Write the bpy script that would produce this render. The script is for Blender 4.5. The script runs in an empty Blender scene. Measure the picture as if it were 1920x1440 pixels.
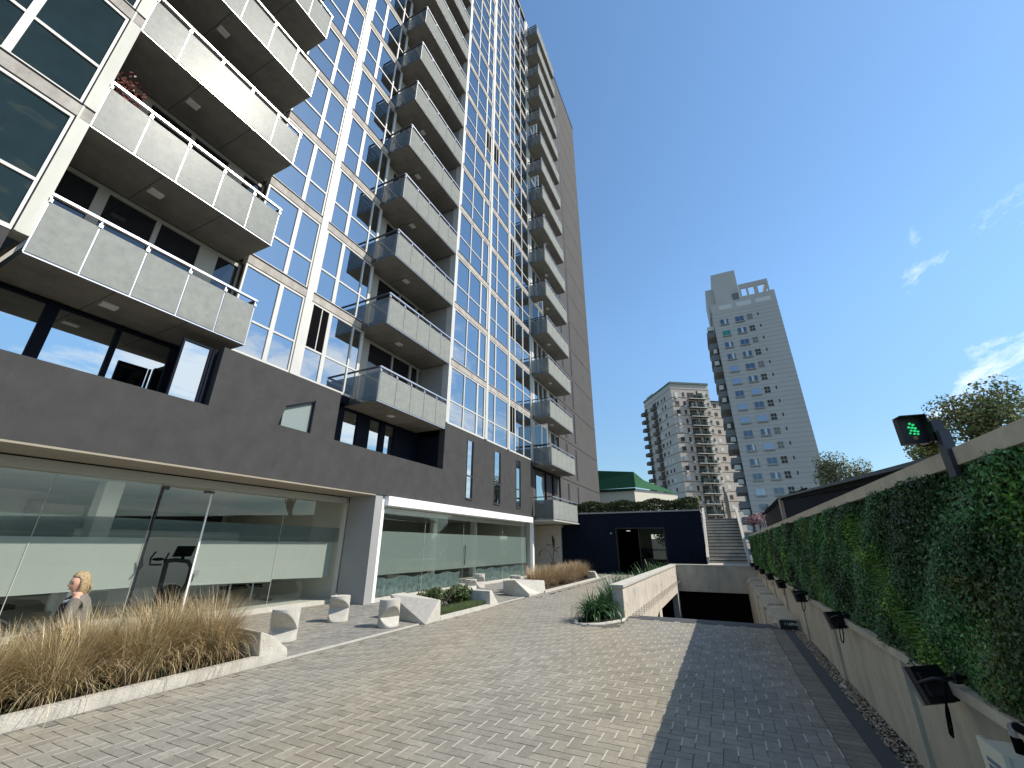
import bpy, bmesh, math, random
import numpy as np
from mathutils import Vector, Matrix
random.seed(7); RNG = np.random.default_rng(7)
D = bpy.data; SC = bpy.context.scene; COL = SC.collection
rad = math.radians

# ---------------------------------------------------------------- camera
cd = D.cameras.new('camera'); cam = D.objects.new('camera', cd); COL.objects.link(cam)
cd.sensor_width = 36; cd.sensor_fit = 'HORIZONTAL'; cd.lens = 770.65/1920*36
cd.clip_start = .05; cd.clip_end = 4000
_p, _r, _y = 0.374479, 0.00109, -0.447179
F = Vector((math.sin(_y)*math.cos(_p), math.cos(_y)*math.cos(_p), math.sin(_p)))
RT = Vector((math.cos(_y), -math.sin(_y), 0)); UP = RT.cross(F)
R2 = RT*math.cos(_r)+UP*math.sin(_r); U2 = -RT*math.sin(_r)+UP*math.cos(_r)
M3 = Matrix((R2, U2, -F)).transposed().to_4x4()
cam.matrix_world = Matrix.Translation((0, 0, 1.6)) @ M3
SC.camera = cam
SC.render.resolution_x = 1024; SC.render.resolution_y = 768

# ---------------------------------------------------------------- sky and sun
SUN_AZ, SUN_EL = rad(72.5), rad(45.2)          # azimuth from +Y towards +X
w = D.worlds.new("World"); SC.world = w; w.use_nodes = True
nt = w.node_tree; N = nt.nodes; L = nt.links; N.clear()
def wn(t, **k):
    n = N.new(t)
    for a, b in k.items(): setattr(n, a, b)
    return n
def wm(op, a, b=None, c=None, clamp=False):
    n = wn('ShaderNodeMath', operation=op, use_clamp=clamp)
    for i, v in enumerate((a, b, c)):
        if v is None: continue
        if isinstance(v, (int, float)): n.inputs[i].default_value = v
        else: L.new(v, n.inputs[i])
    return n.outputs[0]
sky = wn('ShaderNodeTexSky', sky_type='NISHITA', sun_disc=False, sun_elevation=SUN_EL, sun_rotation=SUN_AZ,
         altitude=0, air_density=1.0, dust_density=.12, ozone_density=1.0)
tc = wn('ShaderNodeTexCoord'); sp = wn('ShaderNodeSeparateXYZ'); L.new(tc.outputs['Generated'], sp.inputs[0])
X_, Y_, Z_ = sp.outputs
zz = wm('ADD', wm('MAXIMUM', Z_, 0.0), .10)
cx = wm('DIVIDE', X_, zz); cy = wm('DIVIDE', Y_, zz)
cmb = wn('ShaderNodeCombineXYZ'); L.new(cx, cmb.inputs[0]); L.new(cy, cmb.inputs[1])
mp = wn('ShaderNodeMapping'); mp.inputs['Scale'].default_value = (1.0, .62, 1); mp.inputs['Rotation'].default_value = (0, 0, rad(25))
mp.inputs['Location'].default_value = (5.3, 2.2, 0); L.new(cmb.outputs[0], mp.inputs[0])
n1 = wn('ShaderNodeTexNoise'); n1.inputs['Scale'].default_value = 1.7; n1.inputs['Detail'].default_value = 9
n1.inputs['Roughness'].default_value = .64; n1.inputs['Distortion'].default_value = .35
L.new(mp.outputs[0], n1.inputs['Vector'])
# more cloud towards +X (az 75 deg) and low down; the zenith and north stay clear
daz = wm('ADD', wm('MULTIPLY', X_, math.sin(rad(78))), wm('MULTIPLY', Y_, math.cos(rad(78))))
hor = wm('SQRT', wm('ADD', wm('MULTIPLY', X_, X_), wm('MULTIPLY', Y_, Y_)))
caz = wm('DIVIDE', daz, wm('MAXIMUM', hor, .001))
mr = wn('ShaderNodeMapRange', interpolation_type='SMOOTHSTEP'); L.new(caz, mr.inputs[0])
mr.inputs[1].default_value = .40; mr.inputs[2].default_value = .76
me = wn('ShaderNodeMapRange', interpolation_type='SMOOTHSTEP'); L.new(Z_, me.inputs[0])
me.inputs[1].default_value = .36; me.inputs[2].default_value = .66
mask = wm('MULTIPLY', mr.outputs[0], wm('SUBTRACT', 1.0, me.outputs[0]))
thr = wm('SUBTRACT', .74, wm('MULTIPLY', mask, .335))
dens = wm('MULTIPLY', wm('SUBTRACT', n1.outputs[0], thr), 6.5, clamp=True)
dens = wm('MULTIPLY', dens, wm('MULTIPLY', wm('GREATER_THAN', Z_, 0.0), .85))
# thin pale haze low on the horizon
cc = wn('ShaderNodeMix', data_type='RGBA'); L.new(dens, cc.inputs[0]); 
tn = wn('ShaderNodeMix', data_type='RGBA', blend_type='MULTIPLY'); tn.inputs[0].default_value = 1; L.new(sky.outputs[0], tn.inputs[6]); tn.inputs[7].default_value = (.84, 1.03, 1.10, 1)
hz = wn('ShaderNodeMapRange', interpolation_type='SMOOTHSTEP'); L.new(Z_, hz.inputs[0]); hz.inputs[1].default_value = 0.0; hz.inputs[2].default_value = .50; hz.inputs[3].default_value = 0; hz.inputs[4].default_value = 1
tn2 = wn('ShaderNodeMix', data_type='RGBA', blend_type='MIX'); L.new(hz.outputs[0], tn2.inputs[0]); tn2.inputs[6].default_value = (.60, .57, .56, 1); tn2.inputs[7].default_value = (1, 1, 1, 1)
tn3 = wn('ShaderNodeMix', data_type='RGBA', blend_type='MULTIPLY'); tn3.inputs[0].default_value = 1; L.new(tn.outputs[2], tn3.inputs[6]); L.new(tn2.outputs[2], tn3.inputs[7])
L.new(tn3.outputs[2], cc.inputs[6])
cc.inputs[7].default_value = (7.0, 7.2, 7.5, 1)
bg = wn('ShaderNodeBackground'); bg.inputs[1].default_value = .15
L.new(cc.outputs[2], bg.inputs[0]); wo = wn('ShaderNodeOutputWorld'); L.new(bg.outputs[0], wo.inputs[0])
sl = D.lights.new('sun', 'SUN'); sl.energy = 4.2; sl.angle = rad(.5); sl.color = (1, .93, .82)
so = D.objects.new('sun', sl); COL.objects.link(so)
sd = Vector((math.sin(SUN_AZ)*math.cos(SUN_EL), math.cos(SUN_AZ)*math.cos(SUN_EL), math.sin(SUN_EL)))
so.rotation_euler = sd.to_track_quat('Z', 'Y').to_euler(); so.location = (30, 10, 60)
SC.view_settings.view_transform = 'Standard'; SC.view_settings.look = 'None'
SC.view_settings.exposure = 0.42; SC.view_settings.gamma = 1
SC.render.engine = 'CYCLES'
SC.cycles.max_bounces = 7; SC.cycles.transparent_max_bounces = 16; SC.cycles.caustics_reflective = True; SC.cycles.blur_glossy = 1.5; SC.cycles.sample_clamp_indirect = 4; SC.cycles.caustics_refractive = False

# ---------------------------------------------------------------- materials
MAT = {}
def mat(name, col, rough=.7, metal=0, nscale=None, namt=.15, bump=0, bscale=40, spec=.5, attr=False, trans=0, stain=0):
    m = D.materials.new(name); m.use_nodes = True; t = m.node_tree; b = t.nodes['Principled BSDF']
    b.inputs['Roughness'].default_value = rough; b.inputs['Metallic'].default_value = metal
    b.inputs['Specular IOR Level'].default_value = spec
    src = None
    if attr:
        a = t.nodes.new('ShaderNodeAttribute'); a.attribute_name = 'Col'; src = a.outputs['Color']
    if nscale:
        tc = t.nodes.new('ShaderNodeTexCoord'); n = t.nodes.new('ShaderNodeTexNoise')
        n.inputs['Scale'].default_value = nscale; n.inputs['Detail'].default_value = 7; n.inputs['Roughness'].default_value = .62
        t.links.new(tc.outputs['Object'], n.inputs['Vector'])
        r = t.nodes.new('ShaderNodeMapRange'); t.links.new(n.outputs[0], r.inputs[0])
        r.inputs[1].default_value = .3; r.inputs[2].default_value = .7; r.inputs[3].default_value = 1-namt; r.inputs[4].default_value = 1+namt
        mx = t.nodes.new('ShaderNodeMix'); mx.data_type = 'RGBA'; mx.blend_type = 'MULTIPLY'; mx.inputs[0].default_value = 1
        if src: t.links.new(src, mx.inputs[6])
        else: mx.inputs[6].default_value = (*col, 1)
        t.links.new(r.outputs[0], mx.inputs[7]); src = mx.outputs[2]
        if stain:
            mpn = t.nodes.new('ShaderNodeMapping'); mpn.inputs['Scale'].default_value = (2.2, 2.2, .18)
            t.links.new(tc.outputs['Object'], mpn.inputs[0]); n2 = t.nodes.new('ShaderNodeTexNoise'); n2.inputs['Scale'].default_value = 1.6
            n2.inputs['Detail'].default_value = 8; n2.inputs['Roughness'].default_value = .7; t.links.new(mpn.outputs[0], n2.inputs['Vector'])
            r2 = t.nodes.new('ShaderNodeMapRange'); t.links.new(n2.outputs[0], r2.inputs[0]); r2.inputs[1].default_value = .35; r2.inputs[2].default_value = .68
            r2.inputs[3].default_value = 1+stain*.4; r2.inputs[4].default_value = 1-stain
            m2 = t.nodes.new('ShaderNodeMix'); m2.data_type = 'RGBA'; m2.blend_type = 'MULTIPLY'; m2.inputs[0].default_value = 1
            t.links.new(src, m2.inputs[6]); t.links.new(r2.outputs[0], m2.inputs[7]); src = m2.outputs[2]
    if src: t.links.new(src, b.inputs['Base Color'])
    else: b.inputs['Base Color'].default_value = (*col, 1)
    if bump:
        tc = t.nodes.new('ShaderNodeTexCoord'); n = t.nodes.new('ShaderNodeTexNoise'); n.inputs['Scale'].default_value = bscale
        n.inputs['Detail'].default_value = 6; t.links.new(tc.outputs['Object'], n.inputs['Vector'])
        bp = t.nodes.new('ShaderNodeBump'); bp.inputs['Strength'].default_value = bump; bp.inputs['Distance'].default_value = .02
        t.links.new(n.outputs[0], bp.inputs['Height']); t.links.new(bp.outputs[0], b.inputs['Normal'])
    if trans:
        tr = t.nodes.new('ShaderNodeBsdfTranslucent'); mxs = t.nodes.new('ShaderNodeMixShader'); mxs.inputs[0].default_value = trans
        if src: t.links.new(src, tr.inputs[0])
        else: tr.inputs[0].default_value = (*col, 1)
        o = t.nodes['Material Output']; t.links.new(b.outputs[0], mxs.inputs[1]); t.links.new(tr.outputs[0], mxs.inputs[2]); t.links.new(mxs.outputs[0], o.inputs[0])
    MAT[name] = m; return m
def glass(name, tint, refl, dark, transp=None, rough=0.0, wave=.03, fres=False, wscale=.7):
    """reflective pane: glossy sheen over a dark body, or over a clear (transparent) one"""
    m = D.materials.new(name); m.use_nodes = True; t = m.node_tree; t.nodes.clear()
    o = t.nodes.new('ShaderNodeOutputMaterial'); g = t.nodes.new('ShaderNodeBsdfGlossy'); g.inputs[0].default_value = (*tint, 1); g.inputs['Roughness'].default_value = rough
    if transp: b = t.nodes.new('ShaderNodeBsdfTransparent'); b.inputs[0].default_value = (*transp, 1)
    else: b = t.nodes.new('ShaderNodeBsdfDiffuse'); b.inputs[0].default_value = (*dark, 1)
    mx = t.nodes.new('ShaderNodeMixShader')
    if fres:
        fr = t.nodes.new('ShaderNodeLayerWeight'); fr.inputs[0].default_value = .5
        pw = t.nodes.new('ShaderNodeMath'); pw.operation = 'POWER'; pw.inputs[1].default_value = 4.5; t.links.new(fr.outputs['Facing'], pw.inputs[0])
        ml = t.nodes.new('ShaderNodeMath'); ml.operation = 'MULTIPLY_ADD'; ml.inputs[1].default_value = .85; ml.inputs[2].default_value = refl+.04; ml.use_clamp = True
        t.links.new(pw.outputs[0], ml.inputs[0]); t.links.new(ml.outputs[0], mx.inputs[0])
    else: mx.inputs[0].default_value = refl
    if wave:
        tc = t.nodes.new('ShaderNodeTexCoord'); n = t.nodes.new('ShaderNodeTexNoise'); n.inputs['Scale'].default_value = wscale
        n.inputs['Detail'].default_value = 1
        t.links.new(tc.outputs['Object'], n.inputs['Vector']); bp = t.nodes.new('ShaderNodeBump'); bp.inputs['Strength'].default_value = wave; bp.inputs['Distance'].default_value = .3
        t.links.new(n.outputs[0], bp.inputs['Height']); t.links.new(bp.outputs[0], g.inputs['Normal'])
    t.links.new(b.outputs[0], mx.inputs[1]); t.links.new(g.outputs[0], mx.inputs[2]); t.links.new(mx.outputs[0], o.inputs[0])
    MAT[name] = m; return m
def emis(name, col, s):
    m = D.materials.new(name); m.use_nodes = True; b = m.node_tree.nodes['Principled BSDF']
    b.inputs['Base Color'].default_value = (*col, 1); b.inputs['Emission Color'].default_value = (*col, 1); b.inputs['Emission Strength'].default_value = s
    MAT[name] = m; return m
def frosted(name, col, see=.15, gl=.12, rough=.25, bumpy=.3, mottle=.24):
    m = D.materials.new(name); m.use_nodes = True; t = m.node_tree; t.nodes.clear()
    o = t.nodes.new('ShaderNodeOutputMaterial')
    tc = t.nodes.new('ShaderNodeTexCoord'); n = t.nodes.new('ShaderNodeTexNoise'); n.inputs['Scale'].default_value = 4.5; n.inputs['Detail'].default_value = 11; n.inputs['Roughness'].default_value = .80
    t.links.new(tc.outputs['Object'], n.inputs['Vector'])
    r = t.nodes.new('ShaderNodeMapRange'); t.links.new(n.outputs[0], r.inputs[0]); r.inputs[1].default_value = .32; r.inputs[2].default_value = .68; r.inputs[3].default_value = 1-mottle; r.inputs[4].default_value = 1+mottle*.9
    mx0 = t.nodes.new('ShaderNodeMix'); mx0.data_type = 'RGBA'; mx0.blend_type = 'MULTIPLY'; mx0.inputs[0].default_value = 1; mx0.inputs[6].default_value = (*col, 1); t.links.new(r.outputs[0], mx0.inputs[7])
    d = t.nodes.new('ShaderNodeBsdfDiffuse'); tl = t.nodes.new('ShaderNodeBsdfTranslucent'); tp = t.nodes.new('ShaderNodeBsdfTransparent'); g = t.nodes.new('ShaderNodeBsdfGlossy')
    g.inputs['Roughness'].default_value = rough
    t.links.new(mx0.outputs[2], d.inputs[0]); t.links.new(mx0.outputs[2], tl.inputs[0])
    a = t.nodes.new('ShaderNodeMixShader'); a.inputs[0].default_value = .35; t.links.new(d.outputs[0], a.inputs[1]); t.links.new(tl.outputs[0], a.inputs[2])
    b = t.nodes.new('ShaderNodeMixShader'); b.inputs[0].default_value = see; t.links.new(a.outputs[0], b.inputs[1]); t.links.new(tp.outputs[0], b.inputs[2])
    c = t.nodes.new('ShaderNodeMixShader'); c.inputs[0].default_value = gl; t.links.new(b.outputs[0], c.inputs[1]); t.links.new(g.outputs[0], c.inputs[2])
    if bumpy:
        n3 = t.nodes.new('ShaderNodeTexNoise'); n3.inputs['Scale'].default_value = 30; t.links.new(tc.outputs['Object'], n3.inputs['Vector'])
        bp = t.nodes.new('ShaderNodeBump'); bp.inputs['Strength'].default_value = bumpy; bp.inputs['Distance'].default_value = .01; t.links.new(n3.outputs[0], bp.inputs['Height']); t.links.new(bp.outputs[0], g.inputs['Normal'])
    t.links.new(c.outputs[0], o.inputs[0]); MAT[name] = m; return m

mat('dark_plaster', (.055, .055, .053), .85, nscale=2.2, namt=.13, bump=.35, bscale=50, spec=.2, stain=.05)
mat('tower_plaster', (.085, .081, .078), .9, nscale=.8, namt=.08, bump=.2, bscale=50, spec=.2)
mat('groove', (.02, .02, .022), .9)
mat('navy', (.0035, .006, .015), .7, nscale=2, namt=.2, spec=.15)
mat('navy_wall', (.0045, .0085, .0185), .8, nscale=1.2, namt=.25, spec=.15, stain=.2)
mat('white_frame', (.56, .55, .51), .45, nscale=2, namt=.06)
mat('pier_paint', (.50, .50, .44), .6, nscale=1.2, namt=.08, stain=.12)
mat('white_paint', (.86, .86, .84), .5)
mat('beige_frame', (.36, .35, .31), .6)
mat('spandrel', (.40, .37, .33), .85, nscale=2.5, namt=.25, bump=.3, bscale=25, stain=.25)
mat('slab_concrete', (.215, .20, .17), .9, nscale=1.4, namt=.22, bump=.3, bscale=30, stain=.12)
mat('grey_wall', (.30, .30, .29), .8, nscale=1, namt=.06)
mat('concrete', (.36, .34, .305), .85, nscale=5, namt=.16, bump=.35, bscale=40, stain=.12)
mat('concrete_light', (.50, .475, .41), .85, nscale=9, namt=.12, bump=.4, bscale=60, stain=.10)
mat('concrete_warm', (.44, .405, .33), .9, nscale=2.0, namt=.16, bump=.25, bscale=30, stain=.22)  # lightened to stand in for sunlight bounced from the facade
mat('rail_metal', (.55, .56, .60), .3, metal=.8)
mat('rail_dark', (.05, .055, .07), .4, metal=.5)
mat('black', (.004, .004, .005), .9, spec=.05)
mat('black_metal', (.012, .012, .015), .45, spec=.4)
mat('lamp_housing', (.16, .16, .17), .5)
mat('light_fitting', (.75, .74, .68), .5)
mat('soffit', (.30, .26, .20), .8, nscale=1.5, namt=.1)
mat('beam', (.42, .42, .38), .8, nscale=1, namt=.05)
mat('interior_wall', (.55, .52, .45), .8, nscale=1.2, namt=.08)
mat('interior_dark', (.045, .04, .036), .7)
mat('interior_floor', (.5, .5, .46), .5)
mat('wood', (.17, .10, .045), .6, nscale=8, namt=.25)
mat('curtain', (.10, .095, .10), .9)
mat('soil', (.030, .022, .016), 1, nscale=30, namt=.5, bump=.6, bscale=40)
mat('sand', (.50, .46, .38), 1, nscale=14, namt=.2)
mat('joint_dark', (.10, .092, .078), 1)
mat('paver', (.2, .2, .2), .78, nscale=24, namt=.14, attr=True, bump=.3, bscale=120, spec=.35, stain=.20)
mat('foliage', (.05, .09, .02), .42, attr=True, trans=.25, spec=.5)
mat('foliage_far', (.05, .07, .03), .7, attr=True, trans=.15, spec=.2)
mat('bark', (.10, .075, .05), .9, nscale=6, namt=.3)
mat('bark_pale', (.28, .24, .19), .9, nscale=6, namt=.3)
mat('panel_back', (.006, .010, .005), 1)
mat('ground', (.10, .10, .09), 1, nscale=.3, namt=.2)
mat('asphalt', (.050, .052, .056), .8, nscale=30, namt=.2)
mat('gravel', (.2, .18, .15), .9, attr=True, nscale=40, namt=.2)
mat('concrete_ramp', (.56, .50, .42), .85, nscale=2.5, namt=.12, bump=.3, bscale=30, stain=.15)
mat('window_blind', (.20, .245, .235), .5)
mat('tile_dark', (.014, .014, .018), .9, nscale=9, namt=.4, spec=.1)
mat('timber_dark', (.022, .017, .013), .8, nscale=10, namt=.3)
mat('green_roof_shaded', (.006, .042, .024), .85, nscale=1, namt=.08, spec=.1)  # shade on the front slope put into a darker green
mat('green_roof_lit', (.028, .095, .042), .85, nscale=1, namt=.08, spec=.1)  # same roof, sunlight on the side slope put into the colour
mat('cream', (.55, .52, .42), .8)
mat('tower_grey', (.51, .48, .43), .85, nscale=.15, namt=.05, spec=.2)
mat('tower_band', (.20, .20, .19), .9)
mat('tower_cream', (.48, .455, .39), .8)
mat('old_tower', (.54, .48, .41), .85, nscale=.25, namt=.10, spec=.2)
mat('old_band', (.14, .12, .10), .9)
mat('old_trim', (.10, .15, .13), .8)
mat('shutter', (.66, .65, .60), .7)
mat('awning', (.62, .62, .56), .8)
mat('planter_rail', (.06, .09, .075), .6, metal=.2)
mat('skin', (.60, .34, .24), .5, spec=.4)
mat('hair', (.40, .29, .15), .6, nscale=70, namt=.6, bump=.8, bscale=90)
mat('cardigan', (.20, .18, .145), .95, nscale=140, namt=.35, bump=.6, bscale=160)
mat('navy_cloth', (.012, .010, .026), .9)
mat('lips', (.30, .09, .08), .5)
mat('white_plastic', (.62, .62, .52), .4)
mat('plastic_film', (.10, .14, .14), .25, nscale=6, namt=.5, bump=1.0, bscale=7)
mat('lettering', (.42, .42, .41), .7)
mat('label_blue', (.10, .17, .24), .5)
mat('hose', (.35, .32, .30), .6)
emis('green_led', (.02, .55, .16), .75)
emis('small_lamp', (.85, .86, .8), .45)
mat('orange_led', (.25, .16, .07), .5)
glass('facade_glass', (.56, .59, .61), .80, (.012, .016, .020), wave=.035)
glass('dark_reflection_glass', (.30, .36, .36), .09, (.013, .022, .019), wave=.30, wscale=1.6)  # a dark reflection is put into the glass colour
glass('loggia_glass', (.66, .72, .74), .80, (.01, .012, .016), wave=.02)
glass('door_glass', (.5, .55, .6), .16, (.012, .013, .017), wave=.04)
glass('far_glass', (.22, .25, .30), .55, (.02, .03, .05), wave=0)
glass('far_glass_pale', (.45, .5, .6), .55, (.20, .22, .25), wave=0)
glass('far_glass_green', (.2, .6, .45), .3, (.02, .12, .08), wave=0)
glass('shop_glass', (.85, .95, .92), .03, None, transp=(.90, .935, .91), wave=.01, fres=True)
glass('entrance_glass', (.7, .8, .8), -.03, None, transp=(.75, .8, .78), wave=.01, fres=True)
frosted('balcony_glass', (.42, .435, .405), see=.14, gl=.010, rough=.28, bumpy=.12, mottle=.16)
frosted('side_glass', (.12, .145, .15), see=.30, gl=.12, rough=.12, bumpy=.1)
frosted('frost_film', (.54, .575, .53), see=.06, gl=.06, rough=.15, bumpy=0, mottle=.03)
frosted('frost_film_b', (.34, .41, .38), see=.22, gl=.08, rough=.12, bumpy=0, mottle=.03)
frosted('frost_film_clear', (.16, .22, .21), mottle=.03, see=.30, gl=.10, rough=.1, bumpy=0)

# ---------------------------------------------------------------- mesh helpers
class MB:
    def __init__(s): s.v = []; s.f = []; s.m = []; s.c = []; s.sm = []
    def face(s, pts, mi=0, col=None, smooth=False):
        i = len(s.v); s.v += [tuple(p) for p in pts]; s.f.append(tuple(range(i, i+len(pts)))); s.m.append(mi); s.c.append(col); s.sm.append(smooth); return s
    def faces(s, verts, faces, mi=0, col=None, smooth=False):
        i = len(s.v); s.v += [tuple(p) for p in verts]
        for f in faces: s.f.append(tuple(i+k for k in f)); s.m.append(mi); s.c.append(col); s.sm.append(smooth)
        return s
    def box(s, x0, x1, y0, y1, z0, z1, mi=0, col=None):
        if x0 > x1: x0, x1 = x1, x0
        if y0 > y1: y0, y1 = y1, y0
        if z0 > z1: z0, z1 = z1, z0
        V = [(x0, y0, z0), (x1, y0, z0), (x1, y1, z0), (x0, y1, z0), (x0, y0, z1), (x1, y0, z1), (x1, y1, z1), (x0, y1, z1)]
        return s.faces(V, [(0, 3, 2, 1), (4, 5, 6, 7), (0, 1, 5, 4), (1, 2, 6, 5), (2, 3, 7, 6), (3, 0, 4, 7)], mi, col)
    def obox(s, c, ax, ay, az, hx, hy, hz, mi=0):
        c = Vector(c); ax = Vector(ax).normalized()*hx; ay = Vector(ay).normalized()*hy; az = Vector(az).normalized()*hz
        V = [c-ax-ay-az, c+ax-ay-az, c+ax+ay-az, c-ax+ay-az, c-ax-ay+az, c+ax-ay+az, c+ax+ay+az, c-ax+ay+az]
        return s.faces(V, [(0, 3, 2, 1), (4, 5, 6, 7), (0, 1, 5, 4), (1, 2, 6, 5), (2, 3, 7, 6), (3, 0, 4, 7)], mi)
    def prism(s, poly, ext, mi=0):
        n = len(poly); e = Vector(ext); A = [Vector(p) for p in poly]; B = [p+e for p in A]
        return s.faces(A+B, [tuple(range(n))[::-1], tuple(range(n, 2*n))]+[(i, (i+1) % n, n+(i+1) % n, n+i) for i in range(n)], mi)
    def tube(s, pts, r, n=8, mi=0, caps=True, smooth=True):
        pts = [Vector(p) for p in pts]; rs = r if isinstance(r, (list, tuple)) else [r]*len(pts)
        rings = []
        ref = None
        for i, p in enumerate(pts):
            d = (pts[min(i+1, len(pts)-1)]-pts[max(i-1, 0)]).normalized()
            if ref is None: ref = Vector((0, 0, 1)) if abs(d.z) < .9 else Vector((1, 0, 0))
            a = d.cross(ref).normalized(); b = d.cross(a).normalized(); ref = -b if abs(b.dot(ref)) > .1 else ref
            a = d.cross(ref).normalized(); b = d.cross(a).normalized()
            rings.append([p+(a*math.cos(2*math.pi*k/n)+b*math.sin(2*math.pi*k/n))*rs[i] for k in range(n)])
        V = [q for r_ in rings for q in r_]; Fs = []
        for i in range(len(pts)-1):
            for k in range(n): Fs.append((i*n+k, i*n+(k+1) % n, (i+1)*n+(k+1) % n, (i+1)*n+k))
        s.faces(V, Fs, mi, None, smooth)
        if caps: s.face(rings[0][::-1], mi); s.face(rings[-1], mi)
        return s
    def cyl(s, c, r, h, n=24, mi=0, r2=None):
        return s.tube([c, (c[0], c[1], c[2]+h)], [r, r if r2 is None else r2], n, mi)
    def sphere(s, c, r, mi=0, n=16, m=10, sc=(1, 1, 1)):
        V = []; 
        for j in range(m+1):
            t = math.pi*j/m
            for k in range(n): a = 2*math.pi*k/n; V.append((c[0]+r*sc[0]*math.sin(t)*math.cos(a), c[1]+r*sc[1]*math.sin(t)*math.sin(a), c[2]+r*sc[2]*math.cos(t)))
        Fs = [(j*n+k, (j+1)*n+k, (j+1)*n+(k+1) % n, j*n+(k+1) % n) for j in range(m) for k in range(n)]
        return s.faces(V, Fs, mi, None, True)
    def build(s, name, mats, parent=None, label=None):
        me = D.meshes.new(name); me.from_pydata(s.v, [], s.f); 
        for mn in ([mats] if isinstance(mats, str) else mats): me.materials.append(MAT[mn])
        me.polygons.foreach_set('material_index', s.m); me.polygons.foreach_set('use_smooth', s.sm)
        if any(c is not None for c in s.c):
            at = me.color_attributes.new('Col', 'FLOAT_COLOR', 'CORNER'); buf = []
            for f, c in zip(s.f, s.c): buf += list((*(c or (.2, .2, .2)), 1))*len(f)
            at.data.foreach_set('color', buf)
        me.update(); return link(name, me, parent, label)
def link(name, me, parent=None, label=None):
    o = D.objects.new(name, me); COL.objects.link(o)
    if parent is not None: attach(o, parent)
    if label: o['label'] = label
    return o
def attach(o, parent):
    o.parent = parent
    q = parent; T = Vector((0, 0, 0))
    while q is not None: T = T + q.location; q = q.parent if q.parent and q.matrix_parent_inverse == Matrix() else None
    if parent.get('wl'): o.matrix_parent_inverse = Matrix.Translation(-parent.location)
def npmesh(name, V, Fc, mats, cols=None, parent=None, smooth=False, label=None):
    """V (n,3), Fc (m,4) quads, cols (m,3) per face"""
    me = D.meshes.new(name); me.vertices.add(len(V)); me.vertices.foreach_set('co', np.asarray(V, np.float32).ravel())
    m, k = Fc.shape; me.loops.add(m*k); me.loops.foreach_set('vertex_index', Fc.astype(np.int32).ravel()); me.polygons.add(m)
    me.polygons.foreach_set('loop_start', np.arange(0, m*k, k, dtype=np.int32)); me.polygons.foreach_set('loop_total', np.full(m, k, np.int32))
    me.materials.append(MAT[mats])
    if cols is not None:
        at = me.color_attributes.new('Col', 'FLOAT_COLOR', 'CORNER')
        c = np.concatenate([cols, np.ones((m, 1))], 1); at.data.foreach_set('color', np.repeat(c, k, 0).astype(np.float32).ravel())
    me.update(calc_edges=True); me.validate()
    if smooth: me.polygons.foreach_set('use_smooth', [True]*m)
    return link(name, me, parent, label)
def empty(name, loc, label, cat, group=None, rz=0, world=True):
    """top-level thing: an Empty at its base. world=True: its parts are given in world coordinates"""
    o = D.objects.new(name, None); COL.objects.link(o); o.location = loc; o.rotation_euler = (0, 0, rz); o.empty_display_size = .2
    o['label'] = label; o['category'] = cat
    if group: o['group'] = group
    if world: o['wl'] = 1
    return o
def tag(o, label, cat, group=None, kind=None):
    if label: o['label'] = label
    if cat: o['category'] = cat
    if group: o['group'] = group
    if kind: o['kind'] = kind
    return o
def struct(o): o['kind'] = 'structure'; return o
def copy_part(o, parent, off):
    """copy of a part and its sub-parts, shifted by off, under the same thing"""
    c = o.copy(); COL.objects.link(c); c.parent = parent; c.matrix_parent_inverse = o.matrix_parent_inverse; c.location = o.location+Vector(off)
    for ch in o.children:
        k = ch.copy(); COL.objects.link(k); k.parent = c; k.matrix_parent_inverse = ch.matrix_parent_inverse
    return c
def copy_thing(o, loc, rz=0, label=None, scale=None):
    c = o.copy(); COL.objects.link(c); c.location = loc; c.rotation_euler = (0, 0, rz)
    if scale: c.scale = scale
    if label: c['label'] = label
    for ch in o.children:
        k = ch.copy(); COL.objects.link(k); k.parent = c
        for g in ch.children: q = g.copy(); COL.objects.link(q); q.parent = k
    return c
def finish_world():
    for o in D.objects:
        if 'wl' in o: del o['wl']

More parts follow.
